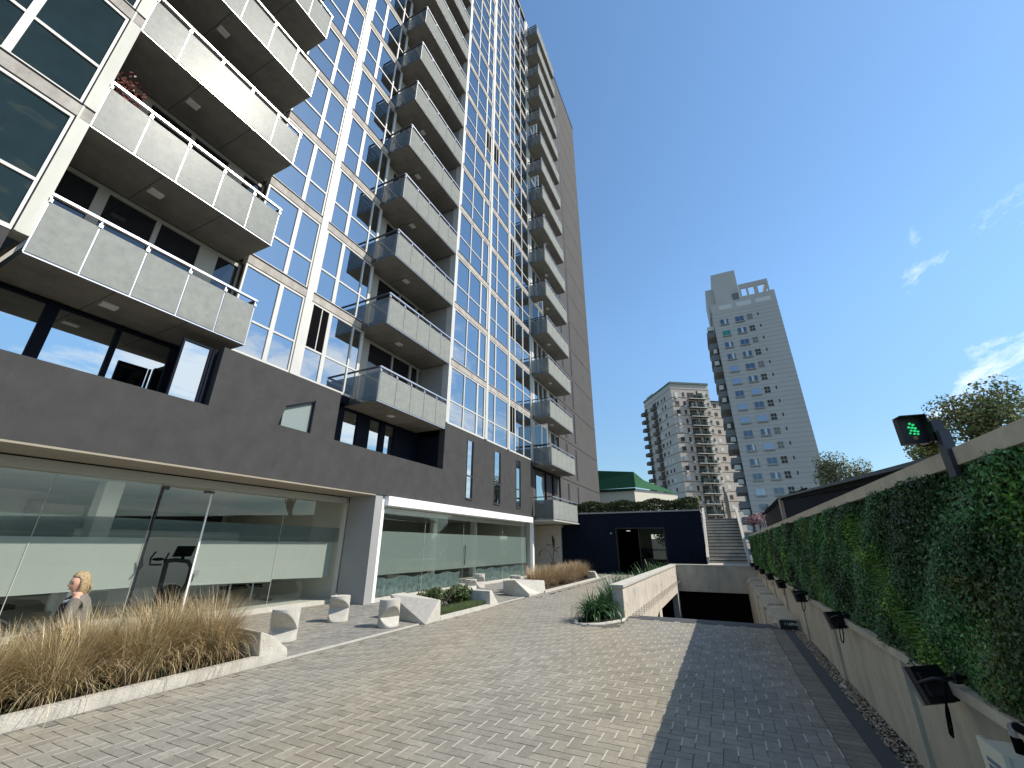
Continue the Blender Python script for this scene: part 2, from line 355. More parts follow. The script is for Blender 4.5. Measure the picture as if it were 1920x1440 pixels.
# ================================================================ GROUND
W, H = .110, .220
def herring(mb, x0, x1, y0, y1, inside, base, amp, light_joint, z=0.0, tint=None, hz=None):
    """90 degree herringbone of bevelled pavers"""
    g = .0018; b = .003
    for i in range(int((x1-x0)/W)+1):
        for j in range(int((y1-y0)/W)+1):
            k = (i-j) % 4
            if k == 0: bx, by, w, h, vert = x0+i*W, y0+j*W, H, W, False
            elif k == 3: bx, by, w, h, vert = x0+i*W, y0+j*W, W, H, True
            else: continue
            cxx, cyy = (bx+min(bx+w, x1))/2, by+h/2
            if not inside(cxx, cyy): continue
            t = random.gauss(0, 1)*amp
            pn = math.sin(cxx*1.3+1.7*math.sin(cyy*.9))*math.sin(cyy*1.1+.6)*.06
            f = 1+t+pn
            wr = tint(cxx, cyy) if tint else 0
            c = (base[0]*f*(1+wr*.05), base[1]*f*(1+wr*.025), base[2]*f*(1-wr*.03))
            zt = z+random.uniform(-.0008, .0008); zb = z-.006
            X0, X1, Y0, Y1 = bx+g, bx+w-g, by+g, by+h-g
            if X1 > x1: X1 = x1
            V = [(X0+b, Y0+b, zt), (X1-b, Y0+b, zt), (X1-b, Y1-b, zt), (X0+b, Y1-b, zt), (X0, Y0, zb), (X1, Y0, zb), (X1, Y1, zb), (X0, Y1, zb)]
            mb.faces(V, [(0, 1, 2, 3), (4, 5, 1, 0), (5, 6, 2, 1), (6, 7, 3, 2), (7, 4, 0, 3)], 0, c)
            if vert and light_joint and light_joint(cxx, cyy) > random.random():
                ww = .0056
                y_a, y_b = by+.012, by+h-.012
                mb.face([(bx-ww, y_a, z+.0004), (bx+ww, y_a, z+.0004), (bx+ww, y_b, z+.0004), (bx-ww, y_b, z+.0004)], 1)
RAMP_Y = 11.18; GW = -2.35; KX = -6.2
mb = MB()
def in_drive(x, y):
    if x > GW+.1 and y > RAMP_Y-.05: return False
    if x > GW-.15 and y > 10.7 and x < GW+.1: return False
    if -3.25 < x < GW+.1 and y > 9.75: return (x+3.25) < .25*(1-(y-9.75)) if y < 10.3 else False
    return KX+.14 < x < .618
herring(mb, KX+.1, .62, -1.0, 27.5, in_drive, (.272, .247, .198), .06,
        lambda x, y: (.97 if x < -.75 else .55) * (1 if y < 14 else .8), tint=lambda x, y: math.sin(x*2.1+y*.7)*.9)
# soldier courses along both edges
for i in range(int(29/W)):
    y = -1.0+i*W
    for (xa, xb, shade) in ((.625, .845, .86), (KX+.0, KX+.13, 1.0)):
        if xa > 0 and y > RAMP_Y-.1: continue
        f = shade*(1+random.gauss(0, .07)); c = (.235*f, .212*f, .172*f)
        V = [(xa+.006, y+.006, 0), (xb-.004, y+.006, 0), (xb-.004, y+W-.006, 0), (xa+.006, y+W-.006, 0), (xa+.002, y+.002, -.006), (xb, y+.002, -.006), (xb, y+W-.002, -.006), (xa+.002, y+W-.002, -.006)]
        mb.faces(V, [(0, 1, 2, 3), (4, 5, 1, 0), (5, 6, 2, 1), (6, 7, 3, 2), (7, 4, 0, 3)], 0, c)
mb.face([(KX-.02, -1, -.005), (.86, -1, -.005), (.86, RAMP_Y, -.005), (KX-.02, RAMP_Y, -.005)], 2)
mb.face([(KX-.02, RAMP_Y, -.005), (GW-.1, RAMP_Y, -.005), (GW-.1, 28, -.005), (KX-.02, 28, -.005)], 2)
struct(mb.build('driveway', ['paver', 'sand', 'joint_dark']))
mb = MB()
herring(mb, -10.95, KX-.12, -1.0, 27.5, lambda x, y: not ((x > -7.45 and (y < 4.75 or 8.8 < y < 11.6 or 14.25 < y < 23.3))) , (.25, .232, .198), .09, lambda x, y: .5, tint=lambda x, y: math.sin(x*1.1+y*.8))
mb.face([(-11, -1, -.005), (KX-.12, -1, -.005), (KX-.12, 28, -.005), (-11, 28, -.005)], 2)
struct(mb.build('pavement', ['paver', 'sand', 'joint_dark']))
# narrow drain slot and thin edging between pavement and driveway
mb = MB(); mb.box(KX-.12, KX-.075, -1, 27.5, -.05, .004); mb.box(KX-.075, KX-.02, -1, 27.5, -.05, -.035, 1)
struct(mb.build('kerb_edging', ['concrete_light', 'groove']))
# ramp going down into the garage
mb = MB()
def rz(y): 
    d = y-RAMP_Y
    return 0 if d < 0 else (-.06*d*d if d < 1.5 else -.135-(d-1.5)*.20)
ys = [RAMP_Y+.25*i for i in range(0, 9)]+[14, 17, 20, 24, 27, 30]
for a, b in zip(ys[:-1], ys[1:]):
    mb.face([(GW, a, rz(a)-.001), (1.15, a, rz(a)-.001), (1.15, b, rz(b)-.001), (GW, b, rz(b)-.001)])
struct(mb.build('ramp_road', 'asphalt'))
# the strip by the wall: dark band, gravel bed
mb = MB(); mb.box(.852, 1.0, -1, RAMP_Y, -.06, -.002); struct(mb.build('drain_channel', 'asphalt'))
mb = MB()
for (a, b, c, d) in ((-400, 400, -400, -1), (-400, GW-.35, -1, 34), (-400, 400, 34, 1500), (1.3, 400, -1, 34)):
    mb.face([(a, c, -.03), (b, c, -.03), (b, d, -.03), (a, d, -.03)])
struct(mb.build('ground', 'ground'))
# gravel
n = 5200; gx = RNG.uniform(1.0, 1.17, n); gy = RNG.uniform(-1, RAMP_Y, n); gs = RNG.uniform(.007, .019, n)*(1+.35*(RNG.random(n) > .9))
base = np.array([(1, 0, 0), (-.5, .87, 0), (-.5, -.87, 0), (0, 0, .8), (0, 0, -.8)]); ico = np.array([(0, 1, 3), (1, 2, 3), (2, 0, 3), (1, 0, 4), (2, 1, 4), (0, 2, 4)])
ang = RNG.uniform(0, 6.28, n); V = np.zeros((n, 5, 3))
for k in range(5):
    x, y, z = base[k]; jit = RNG.uniform(.6, 1.3, n)
    V[:, k, 0] = gx+gs*jit*(x*np.cos(ang)-y*np.sin(ang)); V[:, k, 1] = gy+gs*jit*(x*np.sin(ang)+y*np.cos(ang)); V[:, k, 2] = -.004+gs*z*.6+.006*RNG.random(n)
Fc = (ico[None]+5*np.arange(n)[:, None, None]).reshape(-1, 3)
gc = np.array([.30, .27, .215])*RNG.uniform(.45, 1.7, (n, 1))*np.array([1, 1, 1]); brown = RNG.random(n) > .86; gc[brown] *= [1.1, .7, .5]
o = npmesh('gravel', V.reshape(-1, 3), Fc, 'gravel', np.repeat(gc, 6, 0)); tag(o, 'brown and grey gravel in the narrow strip at the foot of the green wall', 'gravel', kind='stuff')
mb = MB(); mb.box(1.0, 1.2, -1, RAMP_Y, -.05, -.012); struct(mb.build('soil_strip', 'soil'))

# ================================================================ MAIN APARTMENT BUILDING
ORG = (-9.6, 12, 0)
B = empty('apartment_building', ORG, 'tall glass fronted apartment block with dark plaster base and stacked glass balconies', 'building')
FP, AP, FH, NF = -9.6, -10.85, 2.95, 15
def part(mb, name, mats, label=None): return mb.build(name, mats, B, label)
# --- dark plaster first floor with openings
T = .28
def wallbox(mb, y0, y1, z0, z1, x=FP, t=T, mi=0): mb.box(x-t, x, y0, y1, z0, z1, mi)
mb = MB()
wallbox(mb, -3, 22.88, 3.1, 4.42)                   # band below the openings
wallbox(mb, 4.79, 6.44, 4.42, 5.83); wallbox(mb, 7.38, 8.21, 4.42, 5.83)
# trapezoid opening
mb.prism([(FP, 6.44, 4.93), (FP, 6.58, 4.93), (FP, 7.38, 5.31), (FP, 7.38, 5.83), (FP, 6.44, 5.83)], (-T, 0, 0))
mb.prism([(FP, 6.44, 4.42), (FP, 6.58, 4.93), (FP, 6.44, 4.93)], (-T, 0, 0))
mb.box(AP, FP-T, 4.79, 8.21, 5.73, 5.83)           # ledge in front of the set-back glazing
mb.box(AP-.2, AP, 4.79, 8.21, 5.5, 6.33)
slots = [(15.45, 15.95), (18.02, 18.65), (20.55, 21.1)]
yy = 13.66
for a, b in slots:
    wallbox(mb, yy, a, 4.42, 6.36); wallbox(mb, a, b, 6.0, 6.36); yy = b
wallbox(mb, yy, 22.88, 4.42, 6.36)
wallbox(mb, -3, 1.25, 4.42, 6.36)
part(mb, 'dark_wall', 'dark_plaster')
# slots extend below 4.42: cut as dark recess boxes proud of nothing -> separate narrow windows
for (a, b) in slots:
    m = MB()
    m.box(FP-.001, FP+.02, a-.03, a, 3.50, 6.0); m.box(FP-.001, FP+.02, b, b+.03, 3.50, 6.0); m.box(FP-.001, FP+.04, a-.03, b+.03, 3.44, 3.50); m.box(FP-.001, FP+.02, a, b, 6.0, 6.02)
    m.box(FP+.002, FP+.012, a, b, 4.40, 4.46); m.box(FP+.002, FP+.006, b-.16, b, 3.5, 6.0, 1)
    wd = m.build('slot_window', ['dark_plaster', 'navy'], B)
    g = MB(); g.face([(FP+.003, a, 3.5), (FP+.003, b-.16, 3.5), (FP+.004, b-.16, 4.40), (FP+.004, a, 4.40)]); g.face([(FP+.003, a, 4.46), (FP+.003, b-.16, 4.46), (FP+.006, b-.16, 6.0), (FP+.006, a, 6.0)])
    g.build('pane', 'loggia_glass', wd)
# --- loggias behind the openings
def loggia(y0, y1, panes, cols):
    m = MB(); m.box(-11.6, FP-T, y0, y1, 4.28, 4.3); m.box(-11.6, -11.56, y0, y1, 4.3, 6.05, 1); m.box(-11.6, FP-T, y1, y1+.02, 4.3, 5.83, 1); m.box(-11.56, FP-T, y0-.02, y0, 4.3, 5.83, 1)
    if y0 > 5: m.box(-11.56, AP-.01, y0, 9.64, 6.1, 6.3, 1); m.box(AP-.03, AP+.01, y0-.09, 9.66, 6.18, 6.34, 1)
    part(m, 'loggia', ['slab_concrete', 'navy'])
    fr = MB()
    for a, b in cols: fr.box(-11.2, -11.04, a, b, 4.3, 6.02)
    fr.box(-11.18, -11.06, y0, y1, 5.96, 6.03)
    fo = fr.build('loggia_window', 'navy', B); g = MB()
    for a, b in panes:
        t = random.uniform(-.004, .004); g.face([(-11.10, a, 4.3), (-11.10+t, b, 4.3), (-11.10+t, b, 5.96), (-11.10, a, 5.96)])
    g.build('pane', 'loggia_glass', fo)
loggia(-2.5, 5.45, [(-2, 1.2), (1.3, 2.28), (2.46, 3.38), (3.46, 4.42), (4.82, 5.30)], [(1.2, 1.3), (2.28, 2.46), (3.38, 3.46), (4.42, 4.62), (4.74, 4.82), (5.30, 5.36), (5.39, 5.45)])
loggia(8.3, 13.66, [(9.70, 10.35), (10.94, 11.50), (11.76, 12.30)], [(8.3, 9.70), (10.35, 10.94), (11.50, 11.76), (12.30, 13.66)])
fr = MB(); fr.box(-9.78, -9.72, 4.58, 4.62, 4.3, 5.75); fr.box(-9.80, -9.74, 4.65, 4.69, 4.3, 5.75); fr.box(-9.86, -9.80, 4.73, 4.785, 4.3, 5.8); fr.box(-9.78, -9.72, 4.03, 4.07, 4.3, 5.75); fr.box(-9.78, -9.72, 4.07, 4.58, 5.70, 5.75)
fo = fr.build('folded_sash', 'navy', B); g = MB(); g.face([(-9.745, 4.07, 4.3), (-9.745, 4.58, 4.3), (-9.745, 4.58, 5.70), (-9.745, 4.07, 5.70)]); g.build('pane', 'loggia_glass', fo)
m = MB(); m.box(FP-.8, FP-.26, 6.40, 6.43, 4.3, 5.83); m.box(FP-.40, FP-.09, 6.43, 6.59, 4.42, 4.95)
so_ = m.build('small_window', 'navy', B); g = MB(); g.face([(FP-.07, 6.57, 4.42), (FP-.07, 7.38, 4.42), (FP-.07, 7.38, 5.31), (FP-.07, 6.57, 4.93)]); g.build('pane', 'window_blind', so_)
g = MB(); g.box(FP-.03, FP+.012, 7.36, 7.40, 4.42, 5.33); g.prism([(FP+.012, 6.56, 4.95), (FP+.012, 6.58, 4.91), (FP+.012, 7.40, 5.30), (FP+.012, 7.40, 5.34)], (-.05, 0, 0)); g.build('frame', 'navy', so_)
# --- soffit, beam, canopy, fin
m = MB(); m.box(-10.75, FP-.004, -3, 10.15, 3.06, 3.098); part(m, 'soffit', 'soffit')
m = MB(); m.box(-10.95, -10.75, -3, 10.1, 2.86, 3.12); m.box(-10.749, -10.74, -3, 10.1, 3.03, 3.055, 1); part(m, 'beam', ['beam', 'groove'])
m = MB(); m.box(-10.72, FP-.03, 10.18, 10.5, 0, 3.098, 0); m.box(-9.80, FP-.025, 10.50, 10.62, .02, 2.98, 1); part(m, 'fin_column', ['grey_wall', 'white_paint'])  # white strip paints the sunlit end of the grey fin
m = MB(); m.box(-9.95, -9.48, 10.62, 22.55, 2.80, 3.085); part(m, 'canopy_fascia', 'white_paint')
m = MB(); m.box(-9.7, -9.55, 22.60, 22.72, 0, 2.8); part(m, 'corner_post', 'white_paint')
m = MB(); m.box(-11.15, -10.78, -3, 10.18, 0, .10); m.box(-10.05, -9.72, 10.62, 22.72, 0, .08); part(m, 'glazing_kerb', 'concrete_light')
m = MB(); m.box(-10.15, -9.95, 10.62, 22.72, 2.6, 3.09); m.box(-16, -10.15, 10.3, 22.9, 2.86, 2.9); part(m, 'shop_ceiling', 'beam')
# --- shop glass
def shopwin(x, ys_, ztop, nm='shop_window', hole=None):
    for a, b in zip(ys_[:-1], ys_[1:]):
        g = MB(); g.face([(x, a+.006, .1), (x, b-.006, .1), (x, b-.006, ztop), (x, a+.006, ztop)])
        g.box(x-.006, x-.001, b-.008, b+.002, .1, ztop, 1)
        w_ = g.build(nm, ['shop_glass', 'beam'], B)
        yield w_, a, b
for w_, a, b in shopwin(-10.95, [-3, -.5, 1.4, 3.3, 5.0], 2.86):
    f = MB(); f.face([(-10.965, a, .80), (-10.965, b, .80), (-10.965, b, 1.74), (-10.965, a, 1.74)]); f.build('frosted_band', 'frost_film', w_)
    f = MB(); f.face([(-10.965, a, 1.742), (-10.965, b, 1.742), (-10.965, b, 2.12), (-10.965, a, 2.12)]); f.build('tinted_band', 'frost_film_clear', w_)
g = MB(); g.face([(-10.93, 5.06, .12), (-10.93, 6.06, .12), (-10.93, 6.06, 2.80), (-10.93, 5.06, 2.80)])
dr = g.build('glass_door', 'shop_glass', B); m = MB(); m.box(-10.94, -10.92, 6.05, 6.085, .12, 2.8); m.build('edge_trim', 'white_paint', dr)
m = MB(); m.box(-10.95, -10.88, 5.02, 5.14, 2.74, 2.82); m.build('hinge', 'rail_dark', dr); m = MB(); m.box(-10.95, -10.88, 5.9, 6.1, 2.76, 2.80); m.build('hinge', 'rail_dark', dr)
m = MB(); m.box(-10.9, -10.86, 6.12, 6.18, .93, 1.07); m.build('lock', 'rail_metal', dr)
m = MB(); m.box(-10.94, -10.925, 5.02, 5.055, .12, 2.8); m.tube([(-10.85, 5.0, 1.38), (-10.84, 5.04, 1.2), (-10.85, 4.98, 1.08)], .015, 6); m.build('handle', 'black_metal', dr)
f = MB(); f.face([(-10.945, 5.06, 1.76), (-10.945, 6.05, 1.76), (-10.945, 6.05, 2.12), (-10.945, 5.06, 2.12)]); f.build('tinted_band', 'frost_film_clear', dr)
for w_, a, b in shopwin(-10.95, [6.1, 8.1, 10.18], 2.86):
    f = MB(); e_ = min(b, 9.96); f.face([(-10.965, a, .76), (-10.965, e_, .70), (-10.965, e_, 1.68), (-10.965, a, 1.70)]); f.build('frosted_band', 'frost_film', w_)
    f = MB(); f.face([(-10.967, a, 1.702), (-10.967, b, 1.702), (-10.967, b, 2.12), (-10.967, a, 2.12)]); f.build('tinted_band', 'frost_film_clear', w_)
for w_, a, b in shopwin(-9.9, [10.62, 13.2, 15.9, 17.0, 19.6, 22.6], 2.8):
    f = MB(); f.face([(-9.915, a, .73), (-9.915, b, .73), (-9.915, b, 2.03), (-9.915, a, 2.03)])
    f.build('frosted_band', 'frost_film_b', w_)
    if b <= 16 or a >= 17:
        f = MB(); nn = 14
        for i in range(nn):
            ya, yb = a+(b-a)*i/nn, a+(b-a)*(i+1)/nn
            f.faces([(-10.02+.05*math.sin(i*2.1), ya, .1), (-10.02+.05*math.sin(i*2.1+2.1), yb, .1), (-10.0, yb, .62+.04*math.sin(i)), (-10.0, ya, .62+.04*math.sin(i-1))], [(0, 1, 2, 3)], 0, None, True)
        f.build('plastic_film', 'plastic_film', w_)
m = MB(); m.tube([(-9.84, 15.98, .85), (-9.84, 15.98, 1.62)], .018, 8); m.box(-9.9, -9.84, 15.965, 15.995, .95, .97); m.box(-9.9, -9.84, 15.965, 15.995, 1.5, 1.52); part(m, 'door_handle', 'black_metal')
# interior of the ground floor
m = MB(); m.box(-17, -11.15, -3, 10.18, 0, .1); m.box(-17, -10.05, 10.62, 23.2, 0, .08); part(m, 'shop_floor', 'interior_floor')
m = MB(); m.box(-17.2, -17, -3, 23.2, .1, 3.1); m.box(-17, -10.78, 10.16, 10.2, .1, 3.1); part(m, 'shop_back_wall', 'interior_wall')
m = MB(); m.box(-17, -10.95, -3, 10.16, 3.0, 3.06); part(m, 'gym_ceiling', 'interior_wall')
m = MB(); m.box(-16.99, -16.96, 1, 4.0, 1.9, 2.7); m.box(-16.99, -16.95, 6, 10, 1.8, 2.65); part(m, 'dark_recess', 'interior_dark')
m = MB(); m.box(-13.2, -12.8, 4.75, 5.1, .1, 3.0); part(m, 'gym_column', 'white_paint')
m = MB(); m.box(-15.2, -15.1, 5.3, 9.6, .1, 2.0); part(m, 'gym_partition', 'white_paint')
for y in (16.9, 20.6): m = MB(); m.box(-12.4, -12.15, y, y+.25, .08, 2.86); part(m, 'shop_column', 'white_paint')
m = MB(); m.box(-17, -11, -3.1, -3, .1, 3.1); m.box(-17.3, -9.7, 23.05, 23.2, 0, 3.1); part(m, 'shop_end_wall', 'interior_wall')
# --- glazing bays. Windows are built for floor 0 and copied upwards
def bay(x, ya, yb, mull, zs=6.40, thick=.06, gl='facade_glass', open_=None, edge=(0.08, 0.08)):
    fr = MB(); y0, y1 = ya+edge[0], yb-edge[1]; zt = zs+2.57; tr = zs+1.0
    fr.box(x-.06, x+.012, ya, yb, zs-.05, zs+.03); fr.box(x-.06, x+.012, ya, yb, zt-.03, zt+.03)
    fr.box(x-.06, x+.010, y0, y1, tr-.03, tr+.03)
    for c, w_ in mull: fr.box(x-.06, x+.014, c-w_/2, c+w_/2, zs+.03, zt-.03)
    fr.box(x-.06, x+.014, ya, y0, zs+.03, zt-.03); fr.box(x-.06, x+.014, y1, yb, zs+.03, zt-.03)
    f = fr.build('window', 'white_frame', B)
    edges = [y0]+[q for c, w_ in mull for q in (c-w_/2, c+w_/2)]+[y1]
    g = MB()
    for i in range(0, len(edges), 2):
        a, b = edges[i], edges[i+1]
        for za, zb in ((zs+.03, tr-.03), (tr+.03, zt-.03)):
            t1, t2, t3 = [random.uniform(-.005, .005) for _ in range(3)]
            g.face([(x-.02, a, za), (x-.02+t1, b, za), (x-.02+t2, b, zb), (x-.02+t3, a, zb)])
    g.build('pane', gl, f); return f, edges, zs
BAYS = [(AP, 5.35, 7.26, [(6.47, .13)], 'a'), (AP, 7.52, 9.86, [(8.32, .14), (9.35, .06)], 'a'),
        (FP, 13.76, 16.92, [(14.95, .07), (16.14, .13)], 'b'), (FP, 17.16, 19.45, [(17.93, .11)], 'b'), (FP, 19.67, 22.80, [(20.42, .10), (21.6, .09)], 'b')]
wins = {}
for bi, (x, ya, yb, mu, s_) in enumerate(BAYS):
    f, ed, zs = bay(x, ya, yb, mu, edge=(.10, .12) if bi in (1, 2) else (.05, .05))
    top = 15 if s_ == 'b' else 8
    wins[(bi, 0)] = (f, ed)
    for n in range(1, top): wins[(bi, n)] = (copy_part(f, B, (0, 0, n*FH)), ed)
    if s_ == 'a':   # higher floors of the set-back glazing stand outside the photo: one piece each
        g = MB()
        for n in range(8, 15): g.box(x-.05, x-.02, ya, yb, 6.4+n*FH, 6.4+n*FH+2.57)
        g.build('upper_glazing', 'facade_glass', B)
# open sashes / dark openings
def opening(bi, n, pane, upper=True):
    x = BAYS[bi][0]; ed = wins[(bi, n)][1]; a, b = ed[2*pane], ed[2*pane+1]; z0 = 6.4+n*FH+(1.03 if upper else .03); z1 = 6.4+n*FH+(2.54 if upper else .97)
    m = MB(); m.box(x-.018, x-.012, a, b, z0, z1)
    m.box(x-.012, x+.004, a+(b-a)*.55, a+(b-a)*.55+.03, z0, z1, 1); m.build('open_sash', ['black', 'white_frame'], wins[(bi, n)][0])
opening(1, 0, 0)
for bi, n, p in ((3, 3, 0), (2, 3, 2), (4, 0, 0), (4, 1, 0), (4, 2, 0), (4, 3, 0), (3, 9, 0), (4, 8, 0), (3, 12, 0), (2, 11, 2), (2, 12, 2)): opening(bi, n, p)
m = MB(); ed = wins[(0, 3)][1]; m.box(AP-.016, AP-.010, ed[2], ed[3], 6.4+3*FH+1.03, 6.4+3*FH+2.54); m.build('blind', 'curtain', wins[(0, 3)][0])
# thick columns and edges between bays
for (x, a, b, z0) in ((AP, 7.27, 7.51, 6.36), (FP, 16.93, 17.15, 6.38), (FP, 19.46, 19.66, 6.38)):
    m = MB(); m.box(x-.1, x+.05, a, b, z0, 50.0); part(m, 'glazing_column', 'white_frame')
m = MB(); m.box(FP-.3, FP+.02, 13.62, 13.75, 6.38, 50.1); part(m, 'glazing_column', 'white_frame')
m = MB(); m.box(FP-.25, FP+.02, 22.81, 22.93, 6.38, 50.1); part(m, 'glazing_column', 'white_frame')
# spandrels (concrete bands) per floor
for n in range(0, 15):
    z0 = 9.0+n*FH; m = MB()
    m.box(FP-.2, FP+.03, 13.76, 22.80, z0+.02, z0+.29); m.box(FP-.1, FP+.045, 13.76, 22.80, z0+.30, z0+.335, 1)
    part(m, 'spandrel', ['spandrel', 'groove'])
    if n < 9:
        m = MB(); m.box(AP-.2, AP+.03, 5.35, 9.86, z0+.02, z0+.29); m.box(AP-.1, AP+.045, 5.35, 9.86, z0+.30, z0+.335, 1); part(m, 'spandrel', ['spandrel', 'groove'])
    if n < 3:
        m = MB(); m.box(FP-.2, FP+.036, -3, 1.455, z0+.02, z0+.29); m.box(FP-.1, FP+.052, -3, 1.45, z0+.30, z0+.325, 1); part(m, 'spandrel', ['spandrel', 'groove'])
# left bay, glass coloured as if reflecting something dark, and its pale pier
for n in range(0, 4):
    f, ed, zs = bay(FP, -3, 1.25, [(-1.2, .1), (.26, .11)], zs=6.40+n*FH, gl='dark_reflection_glass', edge=(.05, .04))
m = MB(); m.box(FP-.3, FP+.03, 1.27, 1.46, 6.36, 20); m.box(FP+.03, FP+.045, 1.27, 1.30, 6.36, 20, 0); part(m, 'pier', 'pier_paint')
m = MB(); m.box(FP-1.5, FP-.3, 1.40, 1.46, 6.36, 20); part(m, 'pier_return', 'slab_concrete')
# --- balconies
def balcony(y0, y1, xf, xb, zb, posts, side_lo, side_hi, wall_side=None, thin=False):
    m = MB(); m.box(xb, xf-.03, y0+.01, y1-.01, zb, zb+.20)
    m.box(xf-.03, xf, y0, y1, zb, zb+.035, 1)
    for k in range(1, 3): m.box(xb+.02, xf-.05, y0+(y1-y0)*k/3-.006, y0+(y1-y0)*k/3+.006, zb-.002, zb, 2)
    sl_ = m.build('balcony', ['slab_concrete', 'rail_metal', 'groove'], B)
    for a, b in zip(posts[:-1], posts[1:]):
        g = MB(); t = random.uniform(-.004, .004)
        g.box(xf+.004, xf+.016, a+.012, b-.012, zb+.035, zb+1.07); g.build('glass_panel', 'balcony_glass', sl_)
    if side_lo:
        g = MB(); g.box(xb+.05, xf-.01, y0-.012, y0, zb+.03, zb+1.07); g.build('side_panel', 'side_glass', sl_)
    if side_hi:
        g = MB(); g.box(xb+.05, xf-.01, y1, y1+.012, zb+.03, zb+1.07); g.build('side_panel', 'balcony_glass', sl_)
    r = MB(); zr = zb+1.27
    r.box(xf-.05, xf+.02, y0-.02, y1+.02, zr-.05, zr)
    if side_lo: r.box(xb, xf-.05, y0-.03, y0+.03, zr-.05, zr, 1)
    if side_hi: r.box(xb, xf-.05, y1-.03, y1+.03, zr-.05, zr, 1)
    for a in posts: r.box(xf-.02, xf+.002, a-.012, a+.012, zb+.02, zr-.05); r.box(xf-.02, xf+.03, a-.03, a+.03, zr-.20, zr-.13)
    r.build('railing', ['rail_metal', 'rail_dark'], sl_)
    cyy = y0+(y1-y0)*.38; cxx = (xf+xb)/2+.05
    q = MB(); q.box(cxx-.09, cxx+.09, cyy-.13, cyy+.13, zb-.05, zb-.001); q.build('ceiling_light', 'light_fitting', sl_)
    return sl_
ZB = 6.06
LP = [1.47, 2.16, 2.91, 3.70, 4.46, 5.18]
bL = balcony(1.47, 5.20, FP, -11.1, ZB, LP, False, True)
for n in range(1, 6): copy_part(bL, B, (0, 0, n*FH))
CP = [9.68, 10.5, 11.3, 12.1, 12.9, 13.62]
bC = balcony(9.66, 13.61, FP, -11.1, ZB, CP, True, False)
for n in range(1, 15): copy_part(bC, B, (0, 0, n*FH))
RP = [22.97, 23.9, 24.8, 25.7, 26.6, 27.55]
bR = balcony(22.95, 27.58, -8.4, FP, ZB, RP, True, True)
for n in range(1, 15): copy_part(bR, B, (0, 0, n*FH))
b_ = balcony(22.95, 27.58, -8.4, FP, 2.98, RP, True, True)
def chair(x, y, z, rz_, lab, mt):
    t = empty('balcony_chair', (x, y, z), lab, 'chair', world=False, rz=rz_)
    m = MB(); m.box(-.2, .2, -.2, .2, .42, .45); m.build('seat', mt, t)
    m = MB(); m.box(-.2, .2, .18, .21, .45, .9); m.build('backrest', mt, t)
    for a in (-.18, .18):
        for b in (-.18, .18): m = MB(); m.tube([(a, b, 0), (a*.9, b*.9, .42)], .014, 6); m.build('leg', mt, t)
chair(-10.1, 10.15, ZB+.2, rad(20), 'pale chair behind the side glass of the lowest central balcony', 'shutter')
chair(-10.1, 10.2, ZB+.2+FH, rad(200), 'white chair behind the side glass of the second central balcony', 'white_paint')
chair(-10.3, 10.15, ZB+.2+3*FH, rad(-60), 'white chair behind the side glass of the fourth central balcony', 'white_paint')
t = empty('potted_plant', (-10.0, 1.8, ZB+.2+FH), 'reddish leafy plant in a tall pot at the left end of the second left balcony', 'potted plant')
zq = ZB+.2+FH
m = MB(); m.cyl((-10.0, 1.8, zq), .13, 1.05, 12, 0, .16); m.build('pot', 'concrete', t)
n_ = 260; Pq = np.stack([RNG.normal(-10.0, .13, n_), RNG.normal(1.8, .15, n_), zq+RNG.uniform(1.0, 1.75, n_)], 1)
_a = RNG.normal(size=(n_, 3)); _a /= np.linalg.norm(_a, axis=1)[:, None]; _b = np.cross(_a, RNG.normal(size=(n_, 3))); _b /= np.linalg.norm(_b, axis=1)[:, None]
npmesh('leaves', np.stack([Pq-_a*.04, Pq-_b*.02, Pq+_a*.04, Pq+_b*.02], 1).reshape(-1, 3), np.arange(4*n_).reshape(-1, 4), 'foliage', np.array([.22, .07, .05])*RNG.uniform(.4, 1.6, (n_, 1)), t)
# --- walls and doors behind the balconies
def doors(y0, y1, panes, cols, x=-11.1, z0=6.26, z1=8.98, gl='door_glass', fm='beige_frame'):
    fr = MB(); fr.box(x-.08, x+.02, y0, y1, z1-.10, z1)
    for a, b in cols: fr.box(x-.08, x+.03, a, b, z0, z1-.10)
    f = fr.build('balcony_door', fm, B); g = MB()
    for a, b in panes: g.face([(x-.02, a, z0), (x-.02, b, z0), (x-.02, b, z1-.1), (x-.02, a, z1-.1)])
    g.build('pane', gl, f); return f
dL = doors(1.46, 5.35, [(1.6, 2.22), (2.42, 3.32), (3.42, 4.30), (4.75, 5.3)], [(1.46, 1.6), (2.22, 2.42), (3.32, 3.42), (4.30, 4.75), (5.3, 5.35)])
for n in range(1, 6): copy_part(dL, B, (0, 0, n*FH))
dC = doors(9.86, 13.7, [(10.42, 11.70), (11.78, 12.82), (12.95, 13.35)], [(9.86, 10.42), (11.70, 11.78), (12.82, 12.95), (13.35, 13.45)])
for n in range(1, 15): copy_part(dC, B, (0, 0, n*FH))
m = MB()
for n in range(0, 15): m.box(-11.25, FP-.3, 13.63, 13.75, 6.26+n*FH, 9.0+n*FH)
part(m, 'recess_side_wall', 'grey_wall')
m = MB(); m.box(-11.2, AP-.02, 9.86, 9.90, 6.2, 50); m.box(-11.3, -11.2, 5.30, 13.7, 6.2, 50, 0); part(m, 'recess_back_wall', 'slab_concrete')
